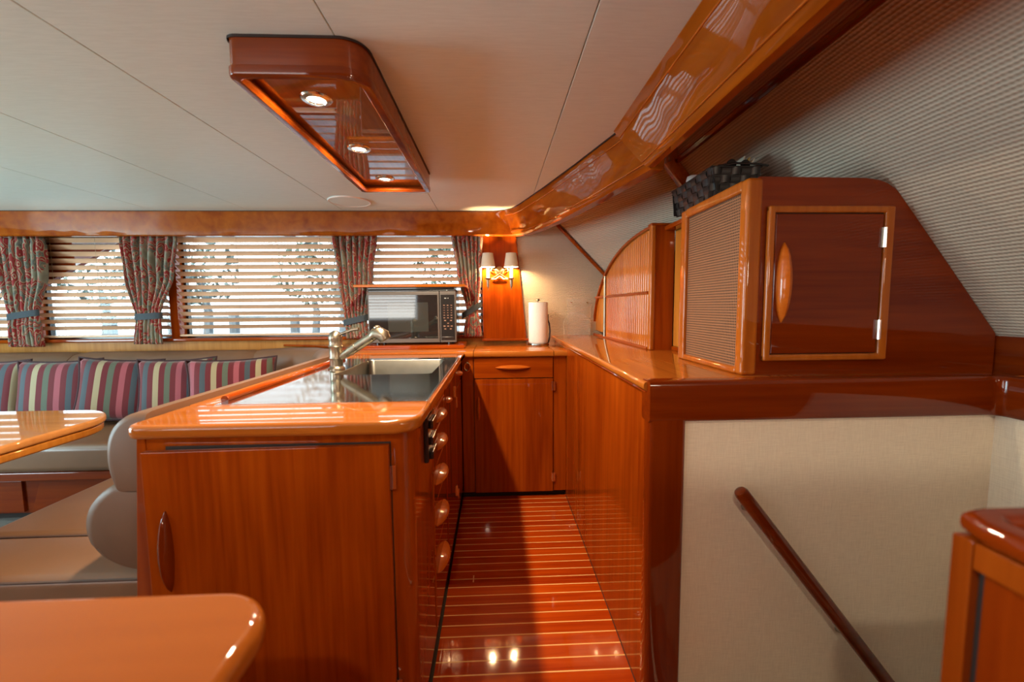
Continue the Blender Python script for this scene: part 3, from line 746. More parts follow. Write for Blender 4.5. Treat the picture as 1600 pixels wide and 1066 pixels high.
def sconce():
    t = thing('wall_sconce', 'brass double-candle wall sconce on the teak pilaster between curtain and fabric', 'wall lamp', (.035, 3.03, 1.45))
    yb, yc = YW-.03, 2.955
    obj('backplate', MB().tube([(.035, yb, 1.46), (.035, yb-.008, 1.46), (.035, yb-.014, 1.46)], .03, 20, radii=[.034, .034, .02]), BRASS, t)
    # crossed ribbon-like scroll
    b = MB()
    for s in (-1, 1):
        b.tube([(.035-s*.055, yb-.016, 1.478), (.035-s*.035, yb-.02, 1.468), (.035, yb-.022, 1.44), (.035+s*.04, yb-.02, 1.414), (.035+s*.062, yb-.016, 1.408)], .005, 8)
        b.tube([(.035+s*.055, yb-.016, 1.478), (.035+s*.065, yb-.017, 1.462), (.035+s*.05, yb-.018, 1.452)], .004, 8)
    b.tube([(-.02, yb-.012, 1.40), (.035, yb-.018, 1.405), (.09, yb-.012, 1.40)], .005, 8)
    obj('scroll', b, BRASS, t)
    for s in (-1, 1):
        cx = .035+s*.083
        ar = obj('arm', MB().tube([(.035, yb-.015, 1.425), (.035+s*.03, yc+.03, 1.40), (.035+s*.06, yc+.008, 1.398), (cx, yc, 1.41)], .004, 8), BRASS, t)
        obj('candle_cup', MB().lathe([(0, -.082), (.003, -.078), (.004, -.062), (.010, -.058), (.011, -.030), (.013, -.008), (.024, 0), (.026, .004), (.011, .004)], (cx, yc, 1.400), 16), NICKEL, ar)
        obj('candle', MB().lathe([(.0115, 0), (.0115, .055), (.009, .057), (0, .057)], (cx, yc, 1.404), 14), CANDLE, t)
        obj('bulb', MB().lathe([(0, 0), (.010, .003), (.011, .010), (.006, .019), (0, .021)], (cx, yc, 1.462), 12), BULB, t)
        sh = MB().lathe([(.0515, 0), (.037, .098), (.0355, .098), (.050, 0), (.0515, 0)], (cx, yc, 1.482), 32)
        obj('shade', sh, SHADEM, t, label='pale fabric candle shade')
        ld = bpy.data.lights.new('sconce_light', 'POINT'); ld.energy = SCONCE; ld.color = (1, .62, .29); ld.shadow_soft_size = .012
        lo = bpy.data.objects.new('sconce_light', ld); C.objects.link(lo); lo.location = (cx, yc, 1.499)
CANDLE = plain('candle_tube', (1, .86, .62), .6, emit=2.2)
def shade_mat():
    m, nt, b = newmat('candle_shade')
    b.inputs['Base Color'].default_value = (.50, .47, .40, 1); b.inputs['Roughness'].default_value = .9
    tr = N(nt, 'ShaderNodeBsdfTranslucent'); tr.inputs[0].default_value = (.9, .72, .5, 1); mx = N(nt, 'ShaderNodeMixShader'); mx.inputs[0].default_value = .05
    o = nt.nodes['Material Output']; nt.links.new(b.outputs[0], mx.inputs[1]); nt.links.new(tr.outputs[0], mx.inputs[2]); nt.links.new(mx.outputs[0], o.inputs[0])
    n = N(nt, 'ShaderNodeTexNoise'); n.inputs['Scale'].default_value = 300; bump(nt, b, n.outputs[0], .2, .0005)
    return m
SHADEM = shade_mat()
sconce()

def ceiling_fixture():
    t = thing('ceiling_light_box', 'long teak light box with three downlights fixed under the ceiling', 'ceiling light', (-.48, 1.6, ZC))
    x0, x1, y0, y1, zb = -.652, -.318, 1.08, 2.125, 1.772
    def ring(r0, ins, za, zb_, name, mat, bev=0):
        o_ = rrect(x0, x1, y0, y1, r0, 8); i_ = rrect(x0+ins, x1-ins, y0+ins, y1-ins, max(.004, r0-ins*.6), 8)
        n = len(o_); b = bmesh.new(); vs = []
        prof = [(0, za, o_), (0, zb_+bev, o_), (bev, zb_, None), (ins-bev, zb_, None), (ins, zb_+bev, i_), (ins, za, i_)]
        rings = []
        for k in range(n):
            O, I = Vector(o_[k]), Vector(i_[k])
            rings.append([(*(O.lerp(I, q/ins)), z) for q, z, _ in prof])
        for rg in rings: vs.append([b.verts.new(p) for p in rg])
        for k in range(n):
            q, g = vs[k], vs[(k+1) % n]
            for j in range(len(prof)): b.faces.new((q[j], q[(j+1) % len(prof)], g[(j+1) % len(prof)], g[j]))
        bmesh.ops.recalc_face_normals(b, faces=b.faces[:]); m = MB(); m._merge(b); return obj(name, m, mat, t)
    rr = [.07, .02, .02, .03]
    def ring2(ins, za, zb_, name, mat, bev, grow=0):
        o_ = rrect(x0-grow, x1+grow, y0-grow, y1+grow, rr, 8); i_ = rrect(x0+ins, x1-ins, y0+ins, y1-ins, [max(.006, q-.02) for q in rr], 8)
        b = bmesh.new(); vs = []
        w_ = ins+grow
        prof = [(0, za), (0, zb_+bev), (bev*.3, zb_+bev*.3), (bev, zb_), (w_-bev, zb_), (w_, zb_+bev), (w_, za)]
        n = len(o_)
        for k in range(n):
            O, I = Vector(o_[k]), Vector(i_[k]); vs.append([b.verts.new((*(O.lerp(I, q/w_)), z)) for q, z in prof])
        for k in range(n):
            q, g = vs[k], vs[(k+1) % n]
            for j in range(len(prof)): b.faces.new((q[j], q[(j+1) % len(prof)], g[(j+1) % len(prof)], g[j]))
        bmesh.ops.recalc_face_normals(b, faces=b.faces[:]); m = MB(); m._merge(b); return obj(name, m, mat, t)
    ring2(.016, ZC-.002, 1.795, 'housing', LAMPW, .001)
    ring2(.026, 1.7945, zb, 'rim', LAMPW, .007, grow=.003)
    ring2(.002, ZC, ZC-.006, 'seal', DARKG, .0005, grow=.003)
    obj('soffit_panel', MB().prism(rrect(x0+.012, x1-.012, y0+.012, y1-.012, [.05, .01, .01, .02], 6), 'z', 1.802, 1.812), PANELW, t)
    for y in (1.255, 1.625, 1.99):
        d = obj('downlight', MB().lathe([(.024, -.001), (.027, -.006), (.040, -.004), (.043, 0), (.024, 0)], (-.507, y, 1.801), 32), CHROME, t, label='round steel-rimmed downlight')
        obj('lens', MB().lathe([(0, -.0015), (.025, -.0015), (.025, -.0005), (0, -.0005)], (-.507, y, 1.801), 24), LAMPGLOW, d)
        ld = bpy.data.lights.new('downlight_beam', 'AREA'); ld.shape = 'DISK'; ld.size = .045; ld.energy = DOWNLIGHT; ld.color = (1, .78, .52)
        lo = bpy.data.objects.new('downlight_beam', ld); C.objects.link(lo); lo.location = (-.507, y, 1.797)
    sp = thing('ceiling_speaker', 'flat round white speaker grille flush in the ceiling behind the light box', 'speaker', (-.9, 2.66, ZC))
    obj('grille', MB().lathe([(0, -.006), (.10, -.006), (.118, -.005), (.124, 0), (0, 0)], (-.9, 2.66, ZC), 40), CEIL, sp)
    obj('rim', MB().lathe([(.119, -.006), (.124, -.007), (.128, -.003), (.128, 0), (.119, -.001), (.119, -.006)], (-.9, 2.66, ZC), 40), WHITE, sp)
LAMPW = wood('lamp_box_teak', (.14, .020, .001), (.26, .048, .003), 'x')
PANELW = wood('panel_teak', (.28, .08, .008), (.42, .15, .02), 'y', fine=30, coatr=.015, ior=2.1)
ceiling_fixture()

# ------------------------------------------------------------------ cabinets on the ledge
def cane_cabinet():
    t = thing('cane_cabinet', 'large dark teak locker with cane side and hinged door, standing on the ledge', 'cabinet', (1.1, 1.4, ZL))
    y0, y1 = 1.20, 1.635
    def side(y, g=0): return [(.760, ZL), (.760, 1.55), (.766, 1.566), (.780, 1.574), (1.10, 1.571), (1.14, 1.566), (1.17, 1.556), (1.20, 1.536), (1.256, 1.468), (1.548, 1.104), (1.548, ZL)]
    obj('body', MB().prism(side(0), 'y', y0+.004, y1), DX, t)
    # cane side frame
    fr = MB(); xf0, xf1 = .742, .762
    fr.box(xf0, xf1+.03, y0, y0+.042, ZL, 1.572, .012, 4)
    fr.box(xf0, xf1, y1-.045, y1, ZL, 1.568, .008, 3)
    fr.box(xf0, xf1, y0+.035, y1-.04, 1.537, 1.572, .008, 3)
    fr.box(xf0, xf1, y0+.035, y1-.04, ZL, ZL+.022, .008, 3)
    obj('side_frame', fr, GFR, t, label='lighter teak frame round the cane panel')
    obj('cane_panel', MB().box(.7555, .7595, y0+.036, y1-.038, ZL+.018, 1.54), CANE, t, label='woven cane panel')
    # door moulding, door, handle, hinges
    mo = MB(); a0, a1, c0, c1 = .803, 1.186, 1.030, 1.488; q = .020
    for bx in ((a0, a1, c1-q, c1), (a0, a1, c0, c0+q)): mo.box(bx[0], bx[1], y0-.012, y0+.005, bx[2], bx[3], .006, 3)
    for bx in ((a0, a0+q, c0, c1), (a1-q-.008, a1, c0, c1)): mo.box(bx[0], bx[1], y0-.0125, y0+.005, bx[2], bx[3], .006, 3)
    obj('door_moulding', mo, GFR, t, label='raised lighter moulding round the door')
    obj('door_shadow', MB().box(.822, 1.160, y0-.0005, y0+.004, 1.048, 1.470), DARKG, t)
    d = obj('door', MB().box(.8255, 1.154, y0-.008, y0+.003, 1.052, 1.465, .002, 1), DX, t)
    obj('handle', pull_mb((.853, y0-.008, 1.264), ((0, 0, 1), (0, -1, 0)), .235, .021, .026), PULL, d, label='light wooden leaf-shaped handle')
    for z in (1.396, 1.122): hinge((1.157, y0-.009, z), d, h=.058)
GFR = wood('frame_teak', (.30, .065, .006), (.45, .13, .014), 'z')
cane_cabinet()

def plate_cabinet():
    t = thing('tambour_cabinet', 'rounded teak locker with quarter-arch front of vertical reeded panels', 'cabinet', (.78, 2.4, ZL))
    X0, X1 = .742, .835
    yc, a, b_ = 1.95, 1.13, .595
    arc = []
    for k in range(25):
        th = R(90*k/24); arc.append((yc+a*math.sin(th)**.93, ZL+b_*math.cos(th)**.93))
    body = [(1.935, ZL), (1.935, ZL+b_)] + arc
    body2 = [(y_-(.012 if i > 1 else -.012), z_-.010 if i > 0 else z_) for i, (y_, z_) in enumerate(body)]
    obj('body', MB().prism([p for p in body2 if p[1] >= ZL-.001], 'x', X0+.012, X1-.004), GOLD, t)
    # arched rim
    b = MB(); rg = []
    for k, (y_, z_) in enumerate(arc):
        nx, nz = (y_-yc)/a**2, (z_-ZL)/b_**2; l = math.hypot(nx, nz); nx /= l; nz /= l
        rg.append([(X0-.004, y_-nx*.016, z_-nz*.016), (X0-.006, y_-nx*.004, z_-nz*.004), (X0+.004, y_+nx*.002, z_+nz*.002), (X1, y_+nx*.002, z_+nz*.002), (X1, y_-nx*.016, z_-nz*.016)])
    rg = [r for r in rg if min(p[2] for p in r) >= ZL-.02]
    obj('arched_rim', b.loft(rg), WY, t)
    obj('end_post', MB().box(X0-.004, X0+.020, 1.93, 1.965, ZL, ZL+b_+.003, .007, 3), GFR, t)
    obj('end_panel', MB().box(X0+.01, .8505, 1.934, 1.95, ZL, ZL+b_-.004), WZ, t)
    obj('top_cap', MB().box(X0-.006, X1+.004, 1.925, 1.975, ZL+b_-.006, ZL+b_+.006, .004, 2), WY, t)
    obj('base_rail', MB().tube([(X0-.002, 1.96, ZL+.006), (X0-.002, 3.04, ZL+.006)], .008, 8), WY, t)
    top = lambda y: ZL+b_*math.sqrt(max(0, 1-((y-yc)/a)**2))-.022
    yd, zr = 2.745, 1.262
    obj('divider', MB().tube([(X0-.003, yd, ZL+.01), (X0-.003, yd, top(yd)+.012)], .010, 10), NICKEL, t, label='grey metal upright between the panels')
    obj('cross_rail', MB().tube([(X0, 1.965, zr), (X0, yd-.01, zr)], .009, 8), WY, t)
    obj('cross_rail', MB().tube([(X0, yd+.01, zr), (X0, 3.0, zr)], .009, 8), WY, t)
    p = .030
    for nm, lo in (('lower', True), ('upper', False)):
        m = MB(); y = 1.972
        while y+p < yd-.005:
            z0, z1 = (ZL+.012, zr-.008) if lo else (zr+.008, top(y+p)-.001)
            rr = [(X0+.004, y), (X0+.010, y), (X0+.010, y+p), (X0+.004, y+p), (X0-.002, y+p*.75), (X0-.004, y+p*.5), (X0-.002, y+p*.25)]
            if z1 > z0: m.prism([(q[0], q[1]) for q in rr], 'z', z0, z1)
            y += p
        obj('tambour_door', m, GOLDT, t, kind='stuff', sharp=60)
    # recessed section between the two lockers
    r = thing('narrow_locker', 'narrow recessed teak locker between the cane and arched cabinets', 'cabinet', (1.0, 1.78, ZL))
    obj('body', MB().box(.862, 1.16, 1.64, 1.93, ZL, 1.55), GOLD, r)
    dr = obj('door', MB().box(.8515, .863, 1.652, 1.928, ZL+.02, 1.549, .002, 1), GOLD, r)
    for yy in (1.66, 1.76): obj('batten', MB().box(.846, .853, yy, yy+.028, ZL+.022, 1.528, .003, 2), GFR, dr)
    obj('pull', MB().box(.838, .852, 1.80, 1.82, 1.22, 1.27, .004, 2), PULL, dr)
    obj('base_rail', MB().box(.845, .865, 1.64, 1.93, ZL, ZL+.02, .003, 2), WY, r)
    obj('top_cap', MB().box(.80, 1.16, 1.638, 1.935, 1.55, 1.572, .006, 3), WY, r)
GOLDT = wood('tambour_teak', (.34, .08, .008), (.50, .155, .020), 'z', coatr=.04)
plate_cabinet()

def basket():
    x0, x1, y0, y1, z0 = .775, .955, 1.47, 1.80, 1.582
    t = thing('woven_basket', 'black woven strap basket on top of the cane locker', 'basket', ((x0+x1)/2, (y0+y1)/2, z0))
    h = .108; fl = .02
    bs = MB().box(x0+fl+.004, x1-fl-.004, y0+fl+.004, y1-fl-.004, z0, z0+.006); obj('base', bs, STRAP, t)
    # each side is basket weave: horizontal bands of offset strap tiles
    def side(p0, p1, nrm, rows, cols, name):
        p0, p1, nrm = Vector(p0), Vector(p1), Vector(nrm)
        for r in range(rows):
            for c_ in range(cols):
                over = (r+c_) % 2
                a0, a1 = c_/cols, (c_+1)/cols; b0, b1 = r/rows, (r+1)/rows
                def pt(u, v, d):
                    p = p0.lerp(p1, u); inset = nrm*(-fl*(1-v)); return p+inset+Vector((0, 0, v*h))+nrm*d
                d = .004 if over else .0015; g = .006
                u0, u1, v0, v1 = a0+.04/cols, a1-.04/cols, b0+.05/rows, b1-.05/rows
                q = [pt(u0, v0, 0), pt(u1, v0, 0), pt(u1, v1, 0), pt(u0, v1, 0)]
                w2 = [pt(u0, v0, d*.6), pt(u1, v0, d*.6), pt(u1, v1, d*.6), pt(u0, v1, d*.6)]
                um, vm = (u0+u1)/2, (v0+v1)/2
                b = MB()
                d *= 1.6
                if over: mid = [[pt(u0, v, -.001), pt(um, v, d), pt(u1, v, -.001), pt(um, v, -.003)] for v in (v0, v1)]
                else: mid = [[pt(u, v0, -.001), pt(u, vm, d), pt(u, v1, -.001), pt(u, vm, -.003)] for u in (u0, u1)]
                b.loft(mid); obj('strap', b, STRAP, t, sharp=60)
        b = MB(); b.loft([[p0+nrm*(-fl)-nrm*.003, p1+nrm*(-fl)-nrm*.003, p1-nrm*.003+Vector((0, 0, h)), p0-nrm*.003+Vector((0, 0, h))], [p0+nrm*(-fl)-nrm*.006, p1+nrm*(-fl)-nrm*.006, p1-nrm*.006+Vector((0, 0, h)), p0-nrm*.006+Vector((0, 0, h))]])
        obj(name, b, STRAP, t)
    side((x0, y0, z0), (x0, y1, z0), (-1, 0, 0), 4, 8, 'lining')
    side((x0, y0, z0), (x1, y0, z0), (0, -1, 0), 4, 5, 'lining')
    side((x1, y0, z0), (x1, y1, z0), (1, 0, 0), 4, 8, 'lining')
    side((x0, y1, z0), (x1, y1, z0), (0, 1, 0), 4, 5, 'lining')
    rim = MB().tube([(x0, y0, z0+h), (x0, y1, z0+h), (x1, y1, z0+h), (x1, y0, z0+h), (x0, y0, z0+h)], .0035, 6); obj('rim', rim, STRAP, t)
    c = tag(obj('jar', MB().lathe([(0, 0), (.026, 0), (.028, .01), (.028, .132), (.024, .147), (.010, .152), (0, .152)], (.836, 1.735, z0+.008), 20), WHITE, None, (.836, 1.735, z0+.008)), 'small white rounded jar showing above the far end of the black basket', 'jar')
    p = thing('booklets', 'loose printed booklet fanned out of the basket behind the locker top', 'booklet', (.93, 1.53, z0+.03))
    PG = plain('page_cream', (.62, .58, .46), .6); YL = plain('page_yellow', (.60, .42, .10), .5)
    for i, (dx, ang, mt_) in enumerate(((0, 22, PG), (.012, 30, YL), (.022, 38, PG))):
        m = Matrix.Translation((.900+dx, 1.56, z0+.105)) @ Matrix.Rotation(R(ang), 4, 'Y') @ Matrix.Rotation(R(-8), 4, 'X')
        obj('page', MB().box(-.002, .002, -.05, .05, -.045, .055, 0, 1, m), mt_, p)
    cl = thing('sunglasses', 'black folded sunglasses lying at the basket rim near the booklet', 'glasses', (.86, 1.49, z0+h))
    obj('frame', MB().tube([(.80, 1.475, z0+h+.004), (.86, 1.463, z0+h+.010), (.93, 1.463, z0+h+.008), (.975, 1.463, z0+h+.002)], .004, 8), BLACK, cl)
    obj('lens', MB().tube([(.85, 1.475, z0+h+.012), (.85, 1.479, z0+h+.012)], .017, 14).tube([(.90, 1.475, z0+h+.010), (.90, 1.479, z0+h+.010)], .017, 14), BLACK, cl)
STRAP = plain('black_strap', (.022, .017, .016), .42, noisy=.2, nscale=40)
basket()

def handrail():
    t = thing('handrail', 'dark round wooden handrail sloping down the stairwell wall', 'handrail', (.66, 1.07, .68))
    a, b = Vector((.668, 1.068, .690)), Vector((1.36, 1.068, -.195)); d = (b-a).normalized()
    obj('rail', MB().tube([a, a+d*.004, a+d*.012, b], .02, 16, radii=[.008, .016, .0195, .0195]), DXR, t)
    for s in (.10, .60, 1.0):
        p = a+d*s; obj('bracket', MB().tube([p, p+Vector((0, .04, 0)), p+Vector((0, .062, 0))], .008, 8, radii=[.008, .008, .016]), NICKEL, t)
DXR = wood('rail_teak', (.09, .010, .001), (.16, .022, .002), 'x')
handrail()

STW = wood('stile_teak', (.15, .022, .0015), (.27, .055, .004), 'z')
def partition():
    t = thing('half_wall', 'varnished teak half wall with recessed panel at the near right of the stairwell', 'partition', (.5, 0, 0))
    zt = ZL
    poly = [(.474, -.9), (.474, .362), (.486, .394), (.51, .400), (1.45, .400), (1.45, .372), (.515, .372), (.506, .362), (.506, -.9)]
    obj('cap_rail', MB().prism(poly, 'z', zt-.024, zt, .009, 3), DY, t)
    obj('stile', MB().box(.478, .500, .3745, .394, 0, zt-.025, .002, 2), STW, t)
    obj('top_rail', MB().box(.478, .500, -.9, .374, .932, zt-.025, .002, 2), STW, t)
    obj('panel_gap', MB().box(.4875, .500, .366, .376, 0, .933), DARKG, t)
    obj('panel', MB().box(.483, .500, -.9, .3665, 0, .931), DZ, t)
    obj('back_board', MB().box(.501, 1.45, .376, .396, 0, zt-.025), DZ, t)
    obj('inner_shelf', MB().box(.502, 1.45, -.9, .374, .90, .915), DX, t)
partition()

def near_counter():
    t = thing('near_counter', 'blurred orange-varnished counter corner at the lower left foreground', 'counter', (-.7, .2, 0))
    z = .86; f = rrect(-1.3, -.256, -.5, .488, [0, .075, 0, 0], 12)
    obj('top', MB().prism(f, 'z', z-.034, z, .014, 4), FGW, t)
    obj('body', MB().box(-1.3, -.31, -.5, .43, 0, z-.034), WZ, t)
near_counter()

# ------------------------------------------------------------------ saloon seating and table
def cushion_mb(x0, x1, y0, y1, z0, z1, r=.035, crown=.012, n=10):
    """soft upholstered block: rounded edges and a slightly crowned top"""
    m = MB().box(x0, x1, y0, y1, z0, z1, r, 4); m.bev = True
    b = m.bm
    bmesh.ops.subdivide_edges(b, edges=[e for e in b.edges if e.calc_length() > .12], cuts=5, use_grid_fill=True)
    for v in b.verts:
        if v.co.z > z1-r*.5:
            u = (v.co.x-x0)/(x1-x0); w_ = (v.co.y-y0)/(y1-y0)
            v.co.z += crown*math.sin(math.pi*min(1, max(0, u)))*math.sin(math.pi*min(1, max(0, w_)))
    return m
def settee():
    t = thing('settee', 'L-shaped tan leather settee running under the windows and along the island', 'settee', (-2.2, 2.2, 0))
    # base of the long run
    obj('base', MB().box(-4.2, -1.03, 2.34, 3.04, .06, .30), DX, t)
    obj('base_rail', MB().box(-4.2, -1.77, 2.275, 2.36, .268, .318, .008, 3), DX, t)
    obj('toe_kick', MB().box(-4.2, -1.1, 2.40, 3.0, 0, .06), DARKG, t)
    obj('base_door', MB().prism([(-2.62, .07), (-2.20, .07), (-2.20, .25), (-2.56, .25)], 'y', 2.328, 2.341, .003), DX, t)
    obj('base_door', MB().box(-3.3, -2.66, 2.328, 2.341, .07, .25, .003), DX, t)
    obj('seat_cushion', cushion_mb(-4.2, -2.78, 2.255, 2.86, .318, .472), LEATHER, t)
    obj('seat_cushion', cushion_mb(-2.775, -1.78, 2.255, 2.86, .318, .472), LEATHER, t)
    obj('seat_cushion', cushion_mb(-1.775, -1.03, 2.255, 2.86, .318, .472), LEATHER, t)
    # run along the island
    obj('base', MB().box(-1.68, -.90, 1.17, 2.34, .06, .30), DY, t)
    for a, b in ((1.135, 1.375), (1.379, 2.25)):
        c = obj('seat_cushion', cushion_mb(-1.745, -.93, a, b, .315, .452, .028, .008), LEATHER, t)
        obj('piping', MB().tube([(-1.735, a+.006, .440), (-.94, a+.006, .440)], .0045, 6), PIPE, c)
    # long backrest under the sill: upper roll and lower pad
    def back(y0, x0, x1, name):
        pr = [(3.03, .50), (2.90, .50), (2.84, .54), (2.825, .62), (2.845, .70), (2.872, .725), (2.85, .75), (2.845, .82), (2.86, .875), (2.90, .905), (2.96, .912), (3.03, .905)]
        n = 14; rings = []
        for i in range(n+1):
            u = i/n; x = x0+(x1-x0)*u; e_ = 1-min(1, min(u, 1-u)*n)*1.0
            k = .012*e_
            rings.append([(x, y+(k if y < 2.95 else 0), z-(k if z > .7 else 0)) for y, z in pr])
        return obj(name, MB().loft(rings), LEATHERT, t, sharp=60)
    back(0, -4.2, -2.90, 'backrest'); back(0, -2.895, -1.66, 'backrest')
    # curved corner section sweeping from the window run to the island run
    prof = [(.0, .535), (-.06, .535), (-.125, .555), (-.167, .595), (-.182, .65), (-.167, .705), (-.125, .745), (-.085, .757), (-.102, .775), (-.110, .82), (-.106, .87), (-.088, .910), (-.055, .936), (.0, .944)]   # offset from the outer line, height
    path = []
    for k in range(9):
        path.append((-.925, 1.045+(2.30-1.045)*k/8, -90))
    cx, cy, rr_ = -1.125, 2.30, .20
    for k in range(1, 10):
        a = R(90*k/9); path.append((cx+rr_*math.cos(a)-.0*k, cy+rr_*math.sin(a)*2.4+.0, 0))
    path = [(-.877, 1.04), (-.877, 1.046), (-.877, 1.062), (-.877, 1.10), (-.877, 1.3), (-.877, 1.6), (-.882, 1.9), (-.888, 2.1), (-.896, 2.22)] + [(-.915, 2.32), (-.955, 2.42), (-.99, 2.53), (-1.04, 2.63), (-1.11, 2.73), (-1.21, 2.82), (-1.34, 2.895), (-1.48, 2.94), (-1.655, 2.96)]
    def sweep(a, b, prf, name, mat=LEATHERT):
        pts = path[a:b]; rg = []
        for i, p in enumerate(pts):
            g = a+i
            q0, q1 = Vector(path[max(g-1, 0)]), Vector(path[min(g+1, len(path)-1)]); tn = (q1-q0).normalized(); nr = Vector((-tn.y, tn.x))
            end = 1 if i in (0, len(pts)-1) else 0
            if g < 3: end = (4.0, 1.3, .25)[g]
            rg.append([(p[0]+nr.x*(-o_)*(1-.0*end), p[1]+nr.y*(-o_), z-(.03*max(0, g-12)/6 if z > .7 else 0)) for o_, z in [(-abs(o_)*(1-.04*end), z-(.004*end if z > .6 else 0)) for o_, z in prf]])
        return obj(name, MB().loft(rg), mat, t, sharp=60)
    def fine(p):   # Catmull-Rom through the profile points, three extra per span
        o = []
        for i in range(len(p)-1):
            a, b_, c_, d = (Vector(p[max(i-1, 0)]), Vector(p[i]), Vector(p[i+1]), Vector(p[min(i+2, len(p)-1)]))
            for k in range(4):
                t_ = k/4; o.append(tuple(.5*((2*b_)+(c_-a)*t_+(2*a-5*b_+4*c_-d)*t_*t_+(3*b_-a-3*c_+d)*t_**3)))
        return o+[tuple(p[-1])]
    low = [q for q in prof if q[1] < .756]+[(-.085, .757), (0, .757)]
    up = [(0, .7575), (-.085, .7575)]+[q for q in prof if q[1] > .76]
    low, up = fine(low), fine(up)
    sweep(0, 9, low, 'lumbar_pad'); sweep(0, 9, up, 'backrest_roll')
    sweep(8, len(path), low, 'lumbar_pad'); sweep(8, 14, up, 'backrest_roll'); sweep(13, len(path), up, 'backrest_roll')
    obj('shelf', MB().prism([(-1.55, 3.05), (-1.0, 3.05), (-.93, 2.50), (-1.0, 2.62), (-1.15, 2.86), (-1.35, 2.97)], 'z', .925, .940, .003), WX, t)
settee()

def pillow(cx, cy, cz, w_, h, yaw, roll, label, lean=-12):
    t = thing('throw_pillow', label, 'pillow', (cx, cy, cz), 'striped pillows along the window settee')
    n = 16; front = []; b = bmesh.new(); grid = {}
    for s in (-1, 1):
        for i in range(n+1):
            for j in range(n+1):
                u, v = -1+2*i/n, -1+2*j/n
                edge = i in (0, n) or j in (0, n)
                if s == 1 and edge: grid[(s, i, j)] = grid[(-1, i, j)]; continue
                sx = u*(1-.07*(1-v*v)*0-.06*(1-abs(u))*0); pin = 1-.09*(1-v*v)*(abs(u)**3); pin2 = 1-.09*(1-u*u)*(abs(v)**3)
                th = .070*((1-u**4)*(1-v**4))**.55
                grid[(s, i, j)] = b.verts.new((u*w_/2*pin, s*th, v*h/2*pin2))
    for s in (-1, 1):
        for i in range(n):
            for j in range(n):
                b.faces.new([grid[(s, i, j)], grid[(s, i+1, j)], grid[(s, i+1, j+1)], grid[(s, i, j+1)]])
    bmesh.ops.recalc_face_normals(b, faces=b.faces[:])
    m = MB(); m._merge(b)
    me = bpy.data.meshes.new('cover'); m.bm.to_mesh(me); m.bm.free()
    for p in me.polygons: p.use_smooth = True
    me.materials.append(STRIPE); o = bpy.data.objects.new('cover', me); C.objects.link(o); o.parent = t
    pts = []
    for k in range(4*12+1):
        s, f = divmod(k % 48, 12); f = -1+2*f/12
        u, v = [(f, -1), (1, f), (-f, 1), (-1, -f)][s]
        pts.append((u*w_/2*(1-.09*(1-v*v)*(abs(u)**3)), 0, v*h/2*(1-.09*(1-u*u)*(abs(v)**3))))
    r = MB().tube(pts, .0075, 7); me2 = bpy.data.meshes.new('rope_edge'); r.bm.to_mesh(me2); r.bm.free()
    for p in me2.polygons: p.use_smooth = True
    me2.materials.append(TRIMROPE); o2 = bpy.data.objects.new('rope_edge', me2); C.objects.link(o2); o2.parent = t
    t.rotation_euler = (R(lean), R(roll), R(yaw))
P5 = [(-3.16, .335, 'striped pillow at the left edge of view, half cut off by the picture'),
      (-2.75, .40, 'striped pillow second from left, upright with pale stripe at its right end'),
      (-2.385, .39, 'striped pillow in the middle of the five, tilted slightly to its right'),
      (-2.03, .39, 'striped pillow second from right, below the second curtain'),
      (-1.665, .46, 'rightmost and widest striped pillow, in front of the settee corner')]
for i, (x, wd, lb) in enumerate(P5):
    pillow(x, 2.66+(.02, 0, 0, 0, -.03)[i], .690+(.004 if i == 2 else 0), wd+.035, .405, [4, 12, 20, 15, 19][i], [0, 0, 5, 0, 0][i], lb)

def table():
    t = thing('dining_table', 'glossy golden teak dining table with rounded corner in front of the settee', 'table', (-2.3, 1.35, 0))
    f = rrect(-3.1, -1.645, .55, 1.90, [.12, .22, .12, .12], 14)
    obj('tabletop', MB().prism(f, 'z', .722, .752, .010, 3), TABLEW, t)
    f2 = rrect(-3.092, -1.653, .558, 1.892, [.12, .215, .12, .12], 14)
    obj('rim', MB().prism(f2, 'z', .688, .7215, .010, 3), GOLD, t)
    obj('leg', MB().tube([(-2.33, 1.78, 0), (-2.33, 1.78, .688)], .036, 18), DZ, t)
    obj('leg', MB().tube([(-2.33, .75, 0), (-2.33, .75, .688)], .036, 18), DZ, t)
table()

